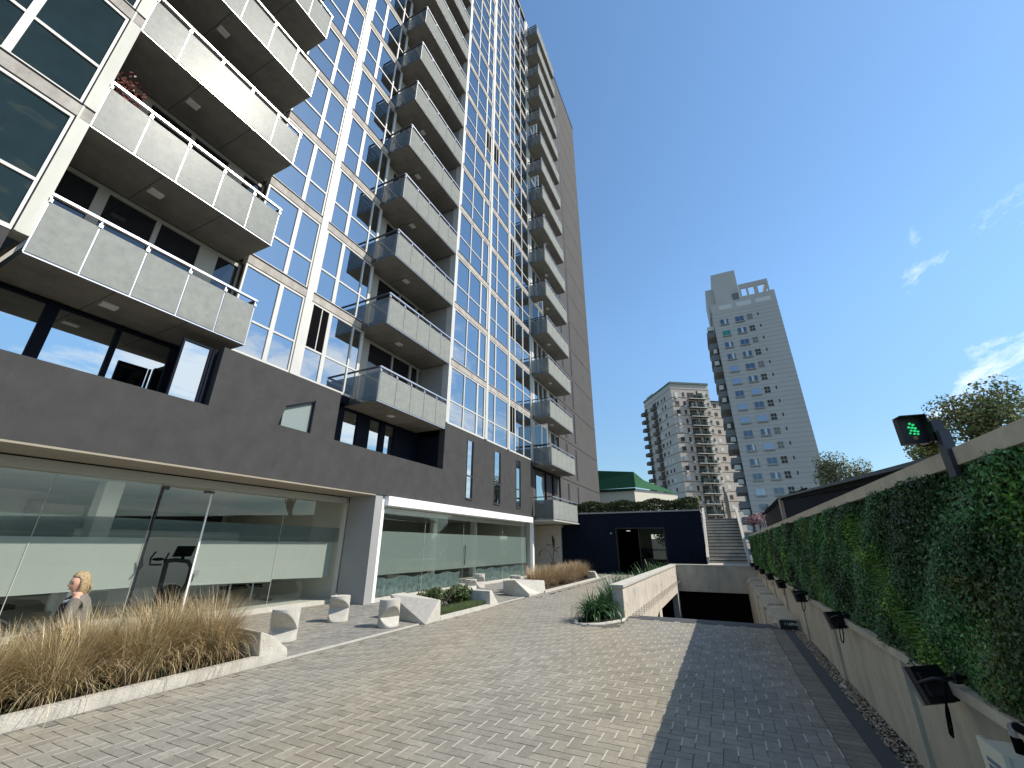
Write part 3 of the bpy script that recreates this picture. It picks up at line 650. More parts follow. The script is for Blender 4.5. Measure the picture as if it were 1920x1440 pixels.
# right hand doors behind the projecting balconies
dR = doors(22.95, 27.6, [(23.30, 24.0), (24.08, 24.8), (24.9, 25.6), (26.9, 27.4)], [(22.95, 23.30), (24.0, 24.08), (24.8, 24.9), (25.6, 26.1)], x=FP+.03, gl='loggia_glass', fm='white_frame')
for n in range(1, 15): copy_part(dR, B, (0, 0, n*FH))
doors(22.95, 27.6, [(23.4, 24.6)], [(24.9, 25.0), (26.2, 26.5)], x=FP+.03, z0=3.2, z1=6.02, gl='loggia_glass', fm='navy')
# open white framed doors swung out on the right hand balconies, and air conditioner on the second central balcony
for n, wd_ in ((0, .95), (3, .9), (7, .85), (9, .85)):
    z0 = 6.27+n*FH; m = MB(); y = 23.05
    for q in ((FP+.05, FP+.11), (FP+wd_-.06, FP+wd_)): m.box(q[0], q[1], y, y+.04, z0, z0+2.35)
    m.box(FP+.11, FP+wd_-.06, y, y+.04, z0, z0+.07); m.box(FP+.11, FP+wd_-.06, y, y+.04, z0+2.28, z0+2.35)
    d_ = m.build('swung_out_door', 'white_frame', B); g = MB(); g.face([(FP+.11, y+.02, z0+.07), (FP+wd_-.06, y+.02, z0+.07), (FP+wd_-.06, y+.02, z0+2.28), (FP+.11, y+.02, z0+2.28)]); g.build('pane', 'loggia_glass', d_)
m = MB(); m.box(-10.9, -10.1, 13.36, 13.62, 12.3, 12.95); m.tube([(-10.5, 13.355, 12.62), (-10.5, 13.34, 12.62)], .25, 20, 1); part(m, 'air_conditioner', ['grey_wall', 'interior_dark'])
# --- body of the building
m = MB(); m.box(-26, -11.3, -3, 27.6, 6.2, 50.0); m.box(-11.3, FP-.1, 13.75, 27.6, 6.3, 50.0); m.box(-26, FP-.3, 22.95, 27.6, 3.1, 6.3); part(m, 'building_core', 'interior_dark')
m = MB(); m.box(-26, -11.61, -3, 22.9, 3.1, 6.2); part(m, 'first_floor_core', 'interior_dark')
m = MB(); m.box(FP-.09, FP-.03, 22.94, 27.62, 3.1, 50); part(m, 'balcony_back_wall', 'tower_plaster')
m = MB(); m.box(-26, FP+.05, 13.62, 22.93, 50.1, 50.35); m.box(FP-.05, FP+.06, 13.62, 22.93, 49.9, 50.12, 1); part(m, 'roof_edge', ['slab_concrete', 'groove'])
# tall dark plaster tower at the far end
XT = -9.5
m = MB()
for n in range(0, 17):
    z0 = 3.1+n*FH+(.0); z1 = z0+FH-.05
    m.box(-24, XT, 27.62, 38.4, z0, z1)
m.box(-23.9, XT-.04, 27.7, 38.35, 3.06, 53.3, 1); m.box(-24, XT, 27.62, 38.4, 53.25, 53.6); m.box(-24.1, XT+.05, 27.6, 38.5, 53.6, 53.68, 1); m.box(-24, XT, 28.1, 38.4, 0, 3.05)
part(m, 'tower_wall', ['tower_plaster', 'groove'])
for n in range(0, 16):
    for ya, yb in ((31.55, 31.85), (29.2, 29.55)):
        z0 = 3.35+n*FH
        m = MB(); m.box(XT+.001, XT+.014, ya, yb, z0, z0+FH-.5); m.build('narrow_window', 'black_metal', B)
# beige entrance wall under the tower, with a wall of plain panels
m = MB(); m.box(-11.8, -9.72, 27.85, 28.2, 0, 2.72); m.box(-11.8, -9.6, 27.5, 28.2, 2.72, 2.86, 1); m.box(-12, -11.75, 23.2, 28, 0, 3.1); part(m, 'entrance_wall', ['interior_wall', 'cream'])
m = MB(); m.box(-11.8, -8.4, 22.95, 28.0, 2.9, 2.975); part(m, 'entrance_soffit', 'beam')
m = MB(); m.box(-10.75, -10.5, 27.82, 27.85, 1.62, 1.66); m.box(-10.4, -10.15, 27.82, 27.85, 1.62, 1.66); part(m, 'wall_mark', 'groove')

# ================================================================ GYM THINGS
t = empty('exercise_bike', (-12.9, 6.6, .1), 'black exercise bike with a tilted screen behind the glass gym door', 'exercise bike')
def bp(y, z, x=-12.9): return (x, y, z)
m = MB(); m.tube([bp(7.0, .25), bp(7.12, .7), bp(7.12, 1.05), bp(7.0, 1.2), bp(6.7, 1.24), bp(6.45, 1.22)], .05, 8); m.tube([bp(6.52, .3), bp(6.5, 1.2)], .055, 8); m.tube([bp(6.9, .5), bp(6.5, .55)], .04, 8); m.build('frame', 'black_metal', t)
m = MB(); m.obox(bp(6.85, 1.45), (0, 1, 0), (1, 0, .3), (0, .25, 1), .22, .02, .13); m.tube([bp(6.85, 1.25), bp(6.85, 1.4)], .04); m.build('screen', 'black', t)
m = MB(); m.tube([bp(6.2, 1.45), bp(6.13, 1.3), bp(6.15, 1.15), bp(6.4, 1.14)], .022, 8); m.tube([bp(6.5, 1.42), bp(6.46, 1.25)], .02, 8); m.build('handlebar', 'black_metal', t)
m = MB(); m.sphere(bp(6.3, 1.27), .11, sc=(.9, 1.2, .35)); m.build('saddle', 'black', t)
m = MB(); m.cyl(bp(6.75, .12, -13.0), .25, .05, 20); m.tube([(-13.02, 6.8, .4), (-12.86, 6.8, .4)], .26, 24); m.build('flywheel', 'black_metal', t)
m = MB(); m.box(-13.15, -12.65, 6.2, 6.28, .1, .16); m.box(-13.15, -12.65, 7.1, 7.18, .1, .16); m.box(-12.95, -12.85, 6.28, 7.1, .12, .3); m.build('base', 'black_metal', t)
def bench(x, y, name, label, grp):
    t = empty(name, (x, y, .1), label, 'gym machine', grp)
    m = MB(); m.tube([(x, y-.5, .12), (x, y-.5, 1.0)], .03, 8); m.tube([(x, y+.15, .12), (x, y+.15, .9)], .03, 8); m.tube([(x, y-.5, .85), (x, y+.3, .75)], .025, 8); m.tube([(x-.4, y+.7, .15), (x, y-.3, .8)], .03, 8); m.build('frame', 'rail_metal', t)
    m = MB(); m.box(x-.6, x-.2, y-.4, y+.6, .45, .53); m.build('seat', 'black', t); m = MB(); m.box(x-.5, x+.2, y-.6, y-.5, .1, .16); m.box(x-.5, x+.2, y+.6, y+.7, .1, .16); m.build('foot', 'black_metal', t)
bench(-12.3, 8.4, 'gym_machine', 'steel framed gym machine behind the glass left of the grey fin column', None)
bench(-12.2, 3.3, 'gym_machine', 'steel framed gym machine behind the glass left of the seated woman', None)
t = empty('wall_shelf', (-16.9, 4.6, 1.9), 'brown wooden wall shelf high inside the gym', 'shelf')
m = MB(); y0 = 4.75; m.box(-16.95, -16.6, y0, y0+.12, 1.85, 2.75); m.box(-16.95, -16.6, y0+1.3, y0+1.5, 1.85, 2.75); m.box(-16.95, -16.6, y0, y0+1.5, 2.70, 2.76); m.build('frame', 'wood', t)
m = MB(); m.box(-16.93, -16.62, y0+.12, y0+1.3, 2.2, 2.25); m.box(-16.93, -16.62, y0+.12, y0+1.3, 1.87, 1.92); m.build('shelf_board', 'wood', t)
t = empty('air_conditioner', (-16.9, 3.4, 2.3), 'white wall air conditioner high inside the gym', 'air conditioner')
m = MB(); m.box(-16.94, -16.7, 2.9, 4.2, 2.3, 2.62); m.build('casing', 'beam', t); m = MB(); m.box(-16.69, -16.68, 2.95, 4.15, 2.33, 2.38); m.build('vent', 'interior_dark', t)

# ================================================================ RIGHT WALL WITH GREEN PANELS
RW = empty('boundary_wall', (1.3, 12, 0), 'long concrete wall covered with artificial green foliage beside the driveway', 'wall')
m = MB(); m.box(1.2, 1.4, -1, 23.4, 0, 1.985); m.build('core', 'concrete_warm', RW)
m = MB(); m.box(1.14, 1.44, -1, 23.4, 1.985, 2.07); m.build('coping', 'concrete_warm', RW)
m = MB(); m.box(1.165, 1.2, -1, 23.4, -.02, .80); m.box(1.10, 1.165, -1, 23.4, .77, .83)
for k in range(9): y = 5.02+2.62*k; m.box(1.135, 1.165, y-.15, y+.15, -.02, .77)
m.build('plinth', 'concrete_warm', RW)
m = MB(); m.box(1.185, 1.199, -.9, 23.35, .83, 1.985); m.build('panel_backing', 'panel_back', RW)
def leaves(n, P, size, Nrm, cols, aspect=.55, curl=.3):
    """n leaf quads (folded) at P with normals Nrm"""
    a = RNG.normal(size=(n, 3)); Nn = Nrm+RNG.normal(size=(n, 3))*.55; Nn /= np.linalg.norm(Nn, axis=1)[:, None]
    a -= (a*Nn).sum(1)[:, None]*Nn; a /= np.linalg.norm(a, axis=1)[:, None]; b = np.cross(Nn, a)
    s = size[:, None]
    V = np.stack([P-a*s, P-b*s*aspect+Nn*s*curl*.3, P+a*s, P+b*s*aspect+Nn*s*curl*.3], 1).reshape(-1, 3)
    return V, np.arange(4*n).reshape(n, 4), cols
def green_zone(y, z):
    # colour pattern of the panels: vertical patches of different plants
    pt = .75+.5*np.sin(y*2.3+1.5*np.sin(z*3))*np.sin(z*4.1+y)
    base = np.stack([.060*pt, .180*pt, .055*pt], 1)  # greens raised to stand in for light reflected off the facade
    lime = np.array([.20, .38, .035]); olive = np.array([.10, .12, .012]); mid = np.array([.030, .085, .024])
    def put(mask, c, k):
        mask = mask & (RNG.random(len(y)) < .5+k*.45); base[mask] = base[mask]*(1-k)+c*k
    wob = .10*np.sin(z*9+y*3)+RNG.normal(0, .11, len(y))
    for (c, w_, z0, z1, cc, k, sl_) in ((4.70, .20, .8, 1.85, lime, .8, 1.15), (5.0, .5, .8, 1.5, mid, .5, .5), (7.85, .24, .8, 1.98, lime, .45, .1), (11.2, .3, .8, 1.6, lime, .6, 0), (14.3, .45, .8, 1.95, lime, .7, 0), (17.3, .35, .8, 1.95, lime, .45, 0), (19.5, .4, .8, 1.95, lime, .5, 0), (21.8, .5, .8, 1.95, lime, .6, 0),
                                   (3.05, .28, .8, 1.45, olive, .7, .3), (3.5, .25, .8, 1.15, olive, .5, .3), (6.3, .25, 1.5, 1.95, olive, .35, 0), (12.5, .5, .9, 1.9, olive, .25, 0), (2.7, .4, .8, 1.7, mid, .8, 0), (9.5, .5, 1, 1.9, mid, .3, 0), (2.5, .1, 1.4, 1.9, lime, .5, 0)):
        put((np.abs(y-c-sl_*(z-1.3)+wob) < w_) & (z > z0) & (z < z1), cc, k)
    return base
def wallgreen(n, ya, yb, size, name):
    y = RNG.uniform(ya, yb, n); z = RNG.uniform(.80, 1.985, n)+RNG.normal(0, .010, n); d = RNG.random(n)
    bulge = .035+.035*np.sin(y*5.3+z*4)*np.sin(z*7+y*2.1)
    x = 1.18-d*bulge*1.6; P = np.stack([x, y, z], 1)
    c = green_zone(y, z)*RNG.uniform(.4, 1.7, (n, 1)); sh = RNG.random(n) > .93; c[sh] = c[sh]*1.8+.05  # a few random leaves paled as painted highlights
    Nn = np.tile([-1, 0, .35], (n, 1)); s = size*RNG.uniform(.6, 1.4, n)
    return leaves(n, P, s, Nn, c)
parts_ = [wallgreen(64000, 1.6, 5.5, .0125, ''), wallgreen(46000, 5.5, 10, .016, ''), wallgreen(36000, 10, 23.3, .028, '')]
off = 0; Vs = []; Fs = []; Cs = []
for V, Fc, c in parts_: Vs.append(V); Fs.append(Fc+off); Cs.append(c); off += len(V)
# fern tufts: thin drooping blades in the lime patches
fz = ((4.70, .17, 1.15, 1500), (7.85, .16, .1, 900), (11.2, .2, 0, 700), (14.3, .25, 0, 900), (19.5, .3, 0, 700), (21.8, .3, 0, 700))
z = np.concatenate([RNG.uniform(.85, 1.9, n_) for _, _, _, n_ in fz]); y = np.concatenate([RNG.normal(c, w_, n_) for c, w_, _, n_ in fz])+np.concatenate([np.full(n_, sl_) for _, _, sl_, n_ in fz])*(z-1.3); nb = len(y)
ln = RNG.uniform(.03, .065, nb); dy = RNG.normal(0, .5, nb); P0 = np.stack([np.full(nb, 1.15), y, z], 1); P1 = P0+np.stack([-ln*.9, dy*ln, ln*.5-.03], 1); wv = np.stack([np.zeros(nb), np.full(nb, .0025), np.full(nb, .002)], 1)
Vb = np.stack([P0-wv, P0+wv, P1+wv*.4, P1-wv*.4], 1).reshape(-1, 3); cb = np.array([.075, .19, .022])*RNG.uniform(.3, 1.5, (nb, 1)); Vs.append(Vb); Fs.append(np.arange(4*nb).reshape(-1, 4)+off); Cs.append(cb)
npmesh('foliage_panel', np.concatenate(Vs), np.concatenate(Fs), 'foliage', np.concatenate(Cs), RW)
# ledge with blocks between the ramp and the wall
t = empty('ramp_ledge', (.95, 15, 0), 'stepped warm concrete ledge between garage ramp and green wall', 'ledge')
for k in range(5):
    y0 = 11.22+k*2.62; h = .15+.02*k; m = MB(); m.box(.78-.0*k, 1.17, y0, y0+2.55, -3, h); m.box(.70, .78, y0+.3, y0+2.45, -3, h-.09); m.box(.83, 1.16, y0+.05, y0+2.4, h, h+.03)
    m.build('ledge_block', 'concrete_warm', t)
m = MB(); m.box(1.0, 1.2, 11.22, 24, -3, .01); m.build('foot_wall', 'concrete_warm', t)
# small black number plate at the end of the ledge
t = empty('small_sign', (.95, 11.2, 0), 'small black plate with white lettering on the end of the ramp ledge', 'sign')
m = MB(); m.box(.80, 1.10, 11.195, 11.21, .005, .165); m.build('plate', 'black_metal', t)
def text(s, size, loc, rot, mname, parent, name='lettering', ext=.002):
    cu = D.curves.new(name, 'FONT'); cu.body = s; cu.size = size; cu.extrude = ext; cu.align_x = 'CENTER'; cu.align_y = 'CENTER'
    o = D.objects.new(name, cu); COL.objects.link(o); dg = bpy.context.evaluated_depsgraph_get(); me = D.meshes.new_from_object(o.evaluated_get(dg)); D.objects.remove(o)
    me.transform(Matrix.Translation(loc) @ rot.to_4x4()); me.materials.clear(); me.materials.append(MAT[mname]); return link(name, me, parent)
RX = Matrix.Rotation(rad(90), 3, 'X')
text('1 UEPA', .072, Vector((.99, 11.19, .10)), RX, 'white_paint', t)
# floodlights
def floodlight(first=None):
    t = empty('floodlight', (0, 0, 0), '', 'floodlight', 'black floodlights along the green wall', world=False)
    AX = ((0, 1, 0), (.94, 0, .34), (-.34, 0, .94))
    m = MB(); m.obox((-.17, 0, -.02), *AX, .145, .022, .115); m.obox((-.145, 0, -.01), *AX, .12, .022, .075)
    m.build('housing', 'black_metal', t)
    m = MB(); m.obox((-.20, 0, -.032), *AX, .150, .012, .120); m.build('lens', 'lamp_housing', t)
    m = MB(); m.tube([(0, -.12, .06), (-.03, -.155, .06), (-.15, -.155, .0)], .012, 6); m.tube([(0, .12, .06), (-.03, .155, .06), (-.15, .155, .0)], .012, 6); m.tube([(0, -.12, .06), (0, .12, .06)], .014, 6); m.box(.0, .03, -.03, .03, .03, .09); m.build('bracket', 'black_metal', t)
    m = MB(); m.tube([(-.15, .05, -.11), (-.15, .05, -.19), (-.14, .02, -.28), (-.10, -.05, -.32), (-.06, -.12, -.28), (-.02, -.15, -.15), (.02, -.12, .05)], .0075, 6); m.build('cable', 'black', t)
    return t
fl = floodlight(); labs = ['floodlight nearest the camera, with its cable hanging in a wide loop on the concrete', 'second floodlight from the camera along the green wall', 'third floodlight from the camera along the green wall', 'fourth floodlight from the camera along the green wall', 'fifth floodlight from the camera along the green wall', 'sixth floodlight from the camera along the green wall', 'seventh floodlight from the camera along the green wall', 'farthest floodlight along the green wall, next to the garage lintel']
fy = [3.72, 6.32, 8.95, 11.6, 14.25, 16.95, 19.6, 22.4]
fl.scale = (.80,)*3; fl.location = (1.10, fy[0], .83); fl.rotation_euler = (0, 0, rad(-52)); fl['label'] = labs[0]; 
for i in range(1, 8): copy_thing(fl, (1.10, fy[i], .83), rad(-48-4*(i % 3)), labs[i], (.72,)*3)
# white junction box with conduit at the near end of the wall
t = empty('junction_box', (1.1, 3.2, .5), 'white electrical box with a black conduit at the near end of the wall', 'junction box')
m = MB(); m.box(1.02, 1.165, 3.12, 3.34, .46, .70); m.box(1.0, 1.02, 3.11, 3.35, .45, .71); m.build('casing', 'white_plastic', t)
m = MB()
for k in range(5): m.box(.997, 1.0, 3.17, 3.29, .51+.03*k, .527+.03*k)
m.build('printed_label', 'label_blue', t)
m = MB(); m.tube([(1.10, 3.20, .70), (1.10, 3.20, .77)], .020, 10); m.tube([(1.10, 3.20, .77), (1.10, 3.19, .80), (1.10, 3.15, .815)], .022, 10, 1); m.tube([(1.10, 3.15, .815), (1.10, 2.7, .83)], .019, 10); m.tube([(1.12, 3.16, .70), (1.12, 3.10, .79), (1.12, 2.7, .80)], .007, 6); m.build('conduit', ['black', 'rail_metal'], t)
t = empty('pipe', (1.05, 7.9, 0), 'short grey pipe lying on the gravel beside the wall', 'pipe')
m = MB(); m.tube([(1.06, 7.0, .02), (1.03, 7.12, .028), (1.08, 7.25, .02)], .022, 8); m.build('tube', 'hose', t)
# garage signal lamp on the coping
t = empty('garage_signal', (1.22, 3.0, 2.07), 'dark square garage signal lamp with green lights on the wall coping', 'signal')
m = MB(); m.box(1.12, 1.14, 2.87, 2.95, 1.93, 2.075); m.obox((1.15, 2.93, 2.12), (1, 0, 0), (0, 1, 0), (0, 0, 1), .022, .03, .055); m.obox((1.15, 2.97, 2.185), (1, 0, 0), (0, 1, 0), (0, 0, 1), .022, .03, .055); m.build('post', 'rail_dark', t)
m = MB(); m.obox((1.062, 3.03, 2.205), (1, .12, 0), (-.12, 1, 0), (0, 0, 1), .056, .024, .074)
m.obox((1.060, 2.995, 2.281), (1, .12, 0), (-.12, 1, 0), (0, 0, 1), .058, .045, .002); m.obox((1.119, 3.0, 2.207), (1, .12, 0), (-.12, 1, 0), (0, 0, 1), .002, .04, .073); m.build('housing', 'black_metal', t)
m = MB()
for (u, v, r_) in ((0, .055, .010), (.016, .045, .010), (-.012, .030, .010), (.006, .026, .010), (.022, .020, .010), (-.004, .006, .009), (.014, .002, .010), (.030, -.004, .009), (-.014, -.012, .008), (.008, -.018, .009), (.026, -.022, .008)):
    c = Vector((1.058+u*.8, 3.006, 2.200+v*.8)); m.tube([c, c+Vector((.001, -.006, 0))], r_*.62, 8)
m.build('green_lamp', 'green_led', t)
m = MB(); m.tube([(1.062, 3.006, 2.162), (1.063, 3.0, 2.162)], .011, 10); m.build('amber_lamp', 'orange_led', t)
m = MB(); m.tube([(1.07, 3.03, 2.13), (1.09, 3.02, 2.115), (1.12, 3.0, 2.12), (1.14, 2.98, 2.15)], .004, 6); m.build('cable', 'black', t)

# ================================================================ GARAGE
t = empty('garage_entrance', (-.6, 18, 0), 'concrete garage ramp walls and lintel over a dark underground opening', 'garage')
m = MB(); m.prism([(GW, 11.05, -.5), (GW, 24, -.5), (GW, 24, .66), (GW, 11.05, .66)], (-.26, 0, 0)); m.box(GW-.26, GW, 11.05, 15.3, -2, -.5)
m.prism([(GW, 15.3, -.5), (GW, 16.6, -.5), (GW, 15.3, -.75)], (-.26, 0, 0)); m.box(GW-.26, GW-.02, 16.85, 17.5, -3, -.5); m.box(GW-.26, GW, 23.3, 24, -3.5, -.5)
m.build('side_wall', 'concrete_ramp' if 'concrete_ramp' in MAT else 'concrete', t)
m = MB(); m.box(GW-.30, GW+.03, 11.0, 24.0, .66, .72); m.build('side_coping', 'concrete_light', t)
m = MB(); m.box(GW, 1.4, 24.0, 24.3, -.48, .67); m.build('lintel', 'lintel_concrete' if 'lintel_concrete' in MAT else 'concrete_warm', t)
m = MB(); m.box(GW-.3, 1.4, 24.0-.02, 24.5, .67, .73); m.build('lintel_coping', 'concrete_light', t)
text('DPZ', .20, Vector((-.72, 23.99, .08)), RX, 'lettering', t); text('E12', .20, Vector((-.68, 23.99, -.14)), RX, 'lettering', t)
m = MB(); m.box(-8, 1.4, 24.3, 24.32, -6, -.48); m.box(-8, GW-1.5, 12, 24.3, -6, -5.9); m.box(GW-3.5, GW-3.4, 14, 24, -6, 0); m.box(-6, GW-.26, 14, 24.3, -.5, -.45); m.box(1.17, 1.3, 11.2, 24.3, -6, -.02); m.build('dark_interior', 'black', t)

# ================================================================ NAVY ANNEX, STAIRS
t = empty('annex_building', (-5, 28, 0), 'low navy blue annex with an open black doorway and a flat roof', 'building')
NY = 28.0
m = MB(); m.box(-9.7, -6.1, NY, NY+.25, 0, 3.55); m.box(-3.11, -.95, NY, NY+.25, 0, 3.55); m.box(-6.1, -3.11, NY, NY+.25, 2.67, 3.55); m.build('wall', 'navy_wall', t)
m = MB(); m.box(-9.7, -.95, NY-.05, NY+5, 3.55, 3.63); m.build('roof', 'grey_wall', t)
m = MB(); m.box(-6.6, -6.5, NY+.25, NY+4.5, 0, 3.5); m.box(-2.7, -2.6, NY+.25, NY+4.5, 0, 3.5); m.box(-6.5, -4.55, NY+4.4, NY+4.5, 0, 3.5); m.box(-3.1, -2.7, NY+4.4, NY+4.5, 0, 3.5); m.box(-4.55, -3.1, NY+4.4, NY+4.5, 0, .72); m.box(-4.55, -3.1, NY+4.4, NY+4.5, 2.35, 3.5); m.box(-6.5, -2.7, NY+.25, NY+4.4, 3.4, 3.5); m.box(-6.5, -2.7, NY+.25, NY+4.4, 0, .02); m.build('room', 'black', t)
m = MB(); m.box(-6.1, -6.02, NY+.02, NY+.2, 0, 2.67); m.box(-3.19, -3.11, NY+.02, NY+.2, 0, 2.67); m.box(-6.02, -3.19, NY+.02, NY+.2, 2.59, 2.67); m.box(-4.7, -4.64, NY+.05, NY+.15, 0, 2.59); m.build('door_frame', 'black_metal', t)
m = MB(); m.face([(-4.64, NY+.1, 0), (-3.19, NY+.1, 0), (-3.19, NY+.1, 2.59), (-4.64, NY+.1, 2.59)]); m.build('door_glass', 'entrance_glass', t)
m = MB(); m.box(-5.45, -5.25, NY+.3, NY+.5, 2.46, 2.5); m.build('ceiling_lamp', 'small_lamp', t)
m = MB(); m.sphere((-6.38, NY-.03, 2.33), .045); m.build('wall_lamp', 'light_fitting', t)
# pale garden wall seen through the annex
t = empty('garden_wall', (-4, 36, 0), 'pale green rendered wall glimpsed through the annex doorway', 'wall')
m = MB(); m.box(-8, .5, 36, 36.2, 0, 1.25); m.box(-8, .5, 36, 36.2, 1.33, 2.1); m.box(-8, .5, 36.05, 36.2, 1.25, 1.33, 1); m.build('wall', ['cream', 'planter_rail'], t)
# stairs
t = empty('stairs', (.1, 28, .7), 'broad concrete staircase climbing between two pale parapets', 'stairs')
m = MB(); m.box(-.9, 1.2, 24.5, 27.6, .55, .71); m.build('landing', 'concrete_warm', t)
ns = 14
for i in range(ns):
    y0 = 27.5+i*.32; z0 = .71+i*.183
    m = MB(); m.box(-.82, 1.05, y0, y0+.36, z0, z0+.165); m.box(-.82, 1.05, y0-.03, y0+.36, z0+.150, z0+.183, 1); m.box(-.82, 1.05, y0-.004, y0, z0+.105, z0+.150, 2); m.build('step', ['concrete_warm', 'concrete', 'groove'], t)  # dark strip on each riser paints the shade under its nosing
YE = 27.5+ns*.32; ZE = .71+ns*.183
m = MB(); m.box(-.95, 1.2, YE, YE+2, ZE-.2, ZE-.01); m.build('upper_landing', 'concrete_warm', t)
for xa, xb, lab, dz in ((-.96, -.83, None, 0.3), (1.06, 1.2, None, .2)):
    m = MB(); m.prism([(xa, 27.2, .7), (xa, YE+.2, ZE), (xa, YE+.2, ZE+.75), (xa, 27.2, .72+dz)], (xb-xa, 0, 0)); m.build('parapet', 'concrete_light', t)
m = MB(); m.prism([(-.95, 27.6, 0), (1.2, 27.6, 0), (1.2, 27.6, .7), (-.95, 27.6, .7)], (0, .1, 0)); m.build('base', 'concrete', t)
t = empty('gate_post', (.7, 32.5, 3.2), 'tall grey slab post standing at the top of the stairs', 'post')
m = MB(); m.box(.55, .78, 32.5, 32.7, 3.2, 4.75); m.prism([(.55, 32.5, 4.75), (.78, 32.5, 4.75), (.60, 32.5, 5.35)], (0, .2, 0)); m.build('shaft', 'slab_concrete', t)
m = MB(); m.box(.36, .42, 32.5, 32.6, 3.2, 4.5); m.build('rail_post', 'black_metal', t)

# ================================================================ STREET FURNITURE: bollards
def bollard(ncut, ang, h=.52, r=.22):
    """concrete drum with a V shaped notch cut into one side"""
    t = empty('bollard', (0, 0, 0), '', 'bollard', 'notched concrete drum bollards on the pavement', world=False)
    m = MB(); S = 56; Rg = []
    zs_ = [0, .012]+[h*(.02+.96*i/30) for i in range(31)]+[h-.004, h]
    for z in zs_:
        rr = r*(.965 if z in (0,) else 1)*(1-.02*(z/h)); ring = []
        dmin = r
        for (zc, up, dn, dep, a0) in ncut:
            if zc-dn < z < zc+up:
                k = (zc-z)/dn if z < zc else (z-zc)/up
                dmin = r*(1-dep*(1-k)); aa = a0
            else: continue
        for s_ in range(S):
            a = 2*math.pi*s_/S; x, y = rr*math.cos(a), rr*math.sin(a)
            for (zc, up, dn, dep, a0) in ncut:
                if zc-dn < z < zc+up:
                    k = (zc-z)/dn if z < zc else (z-zc)/up
                    d = r*(1-dep*(1-k)); nx, ny = math.cos(a0), math.sin(a0); p = x*nx+y*ny
                    if p > d: x -= (p-d)*nx; y -= (p-d)*ny
            ring.append((x, y, z))
        Rg.append(ring)
    V = [q for g_ in Rg for q in g_]; m.faces(V, [(i*S+k, i*S+(k+1) % S, (i+1)*S+(k+1) % S, (i+1)*S+k) for i in range(len(Rg)-1) for k in range(S)], 0, None, False)
    m.face(Rg[-1]); m.face(Rg[0][::-1]); m.build('drum', 'concrete_light', t)
    return t
A45 = rad(-50)
def place(t, x, y, lab, rz_=0): t.location = (x, y, 0); t.rotation_euler = (0, 0, rz_); t['label'] = lab
place(bollard([(.19, .30, .18, 1.05, rad(-62))], 0, .52, .24), -7.42, 5.92, 'notched concrete bollard nearest the camera, beside the wedge end of the dry grass bed')
place(bollard([(.28, .19, .26, 1.0, rad(-58))], 0), -8.14, 7.86, 'notched concrete bollard in front of the grey fin column')
place(bollard([(.19, .22, .16, .75, rad(-28))], 0), -6.68, 7.86, 'notched concrete bollard with a curled cut and round hole, left of the faceted planter')
place(bollard([(.24, .2, .2, .5, rad(-40))], 0), -9.18, 16.1, 'notched concrete bollard against the shop glass behind the shrub')
place(bollard([(.2, .2, .17, .6, rad(-30))], 0, .42), -8.75, 14.7, 'lower notched concrete bollard half hidden behind the shrub')
place(bollard([(.20, .28, .17, .7, rad(-45))], 0), -7.52, 16.0, 'notched concrete bollard behind the far sharp wedge block')

# ================================================================ PLANTERS
def hull(name, pts, mname, parent):
    bm = bmesh.new()
    for p in pts: bm.verts.new(p)
    bmesh.ops.convex_hull(bm, input=bm.verts); bmesh.ops.dissolve_limit(bm, angle_limit=.02, verts=bm.verts, edges=bm.edges)
    bmesh.ops.bevel(bm, geom=bm.edges[:]+bm.verts[:], offset=.008, segments=1, affect='EDGES')
    me = D.meshes.new(name); bm.to_mesh(me); bm.free(); me.materials.append(MAT[mname]); return link(name, me, parent)
def soilbox(x0, x1, y0, y1, parent, z=.06):
    m = MB(); m.box(x0, x1, y0, y1, -.05, z); m.build('soil', 'soil', parent)
# left planter
t = empty('planter', (-6.8, 2, 0), 'long concrete kerbed bed of dry grass with a chamfered end block', 'planter')
m = MB(); m.box(-6.38, -6.26, -1, 4.74, -.02, .11); m.box(-7.45, -7.36, -1, 4.7, 0, .34); m.build('kerb', 'concrete_light', t); soilbox(-7.36, -6.38, -1, 4.7, t)
hull('end_block', [(-6.28, 4.70, 0), (-6.30, 4.66, .42), (-6.30, 4.86, .34), (-6.30, 5.16, .12), (-6.28, 5.17, 0), (-7.42, 4.70, 0), (-7.42, 4.62, .46), (-7.42, 4.9, .42), (-7.42, 5.2, .14), (-7.42, 5.2, 0)], 'concrete_light', t)
# middle planter
t = empty('planter', (-6.8, 10.2, 0), 'short bed with a shrub between a large faceted concrete block and a low wedge', 'planter')
m = MB(); m.box(-6.26, -6.12, 8.98, 11.4, -.02, .07); m.box(-7.45, -7.36, 9.2, 11.5, 0, .32); m.build('kerb', 'concrete_light', t); soilbox(-7.36, -6.26, 9.2, 11.5, t)
hull('faceted_block', [(-7.35, 8.72, 0), (-7.45, 8.75, .50), (-6.12, 8.90, .43), (-6.09, 8.38, 0), (-6.11, 8.94, .42), (-6.11, 8.96, 0), (-7.45, 9.25, .5), (-6.6, 9.1, .43), (-6.7, 9.15, 0), (-7.45, 9.25, 0)], 'concrete_light', t)
hull('end_block', [(-6.12, 11.38, 0), (-6.16, 11.42, .40), (-6.2, 11.60, .40), (-6.14, 11.95, 0), (-7.4, 11.4, 0), (-7.4, 11.4, .42), (-7.4, 11.65, .42), (-7.4, 12.0, 0)], 'concrete_light', t)
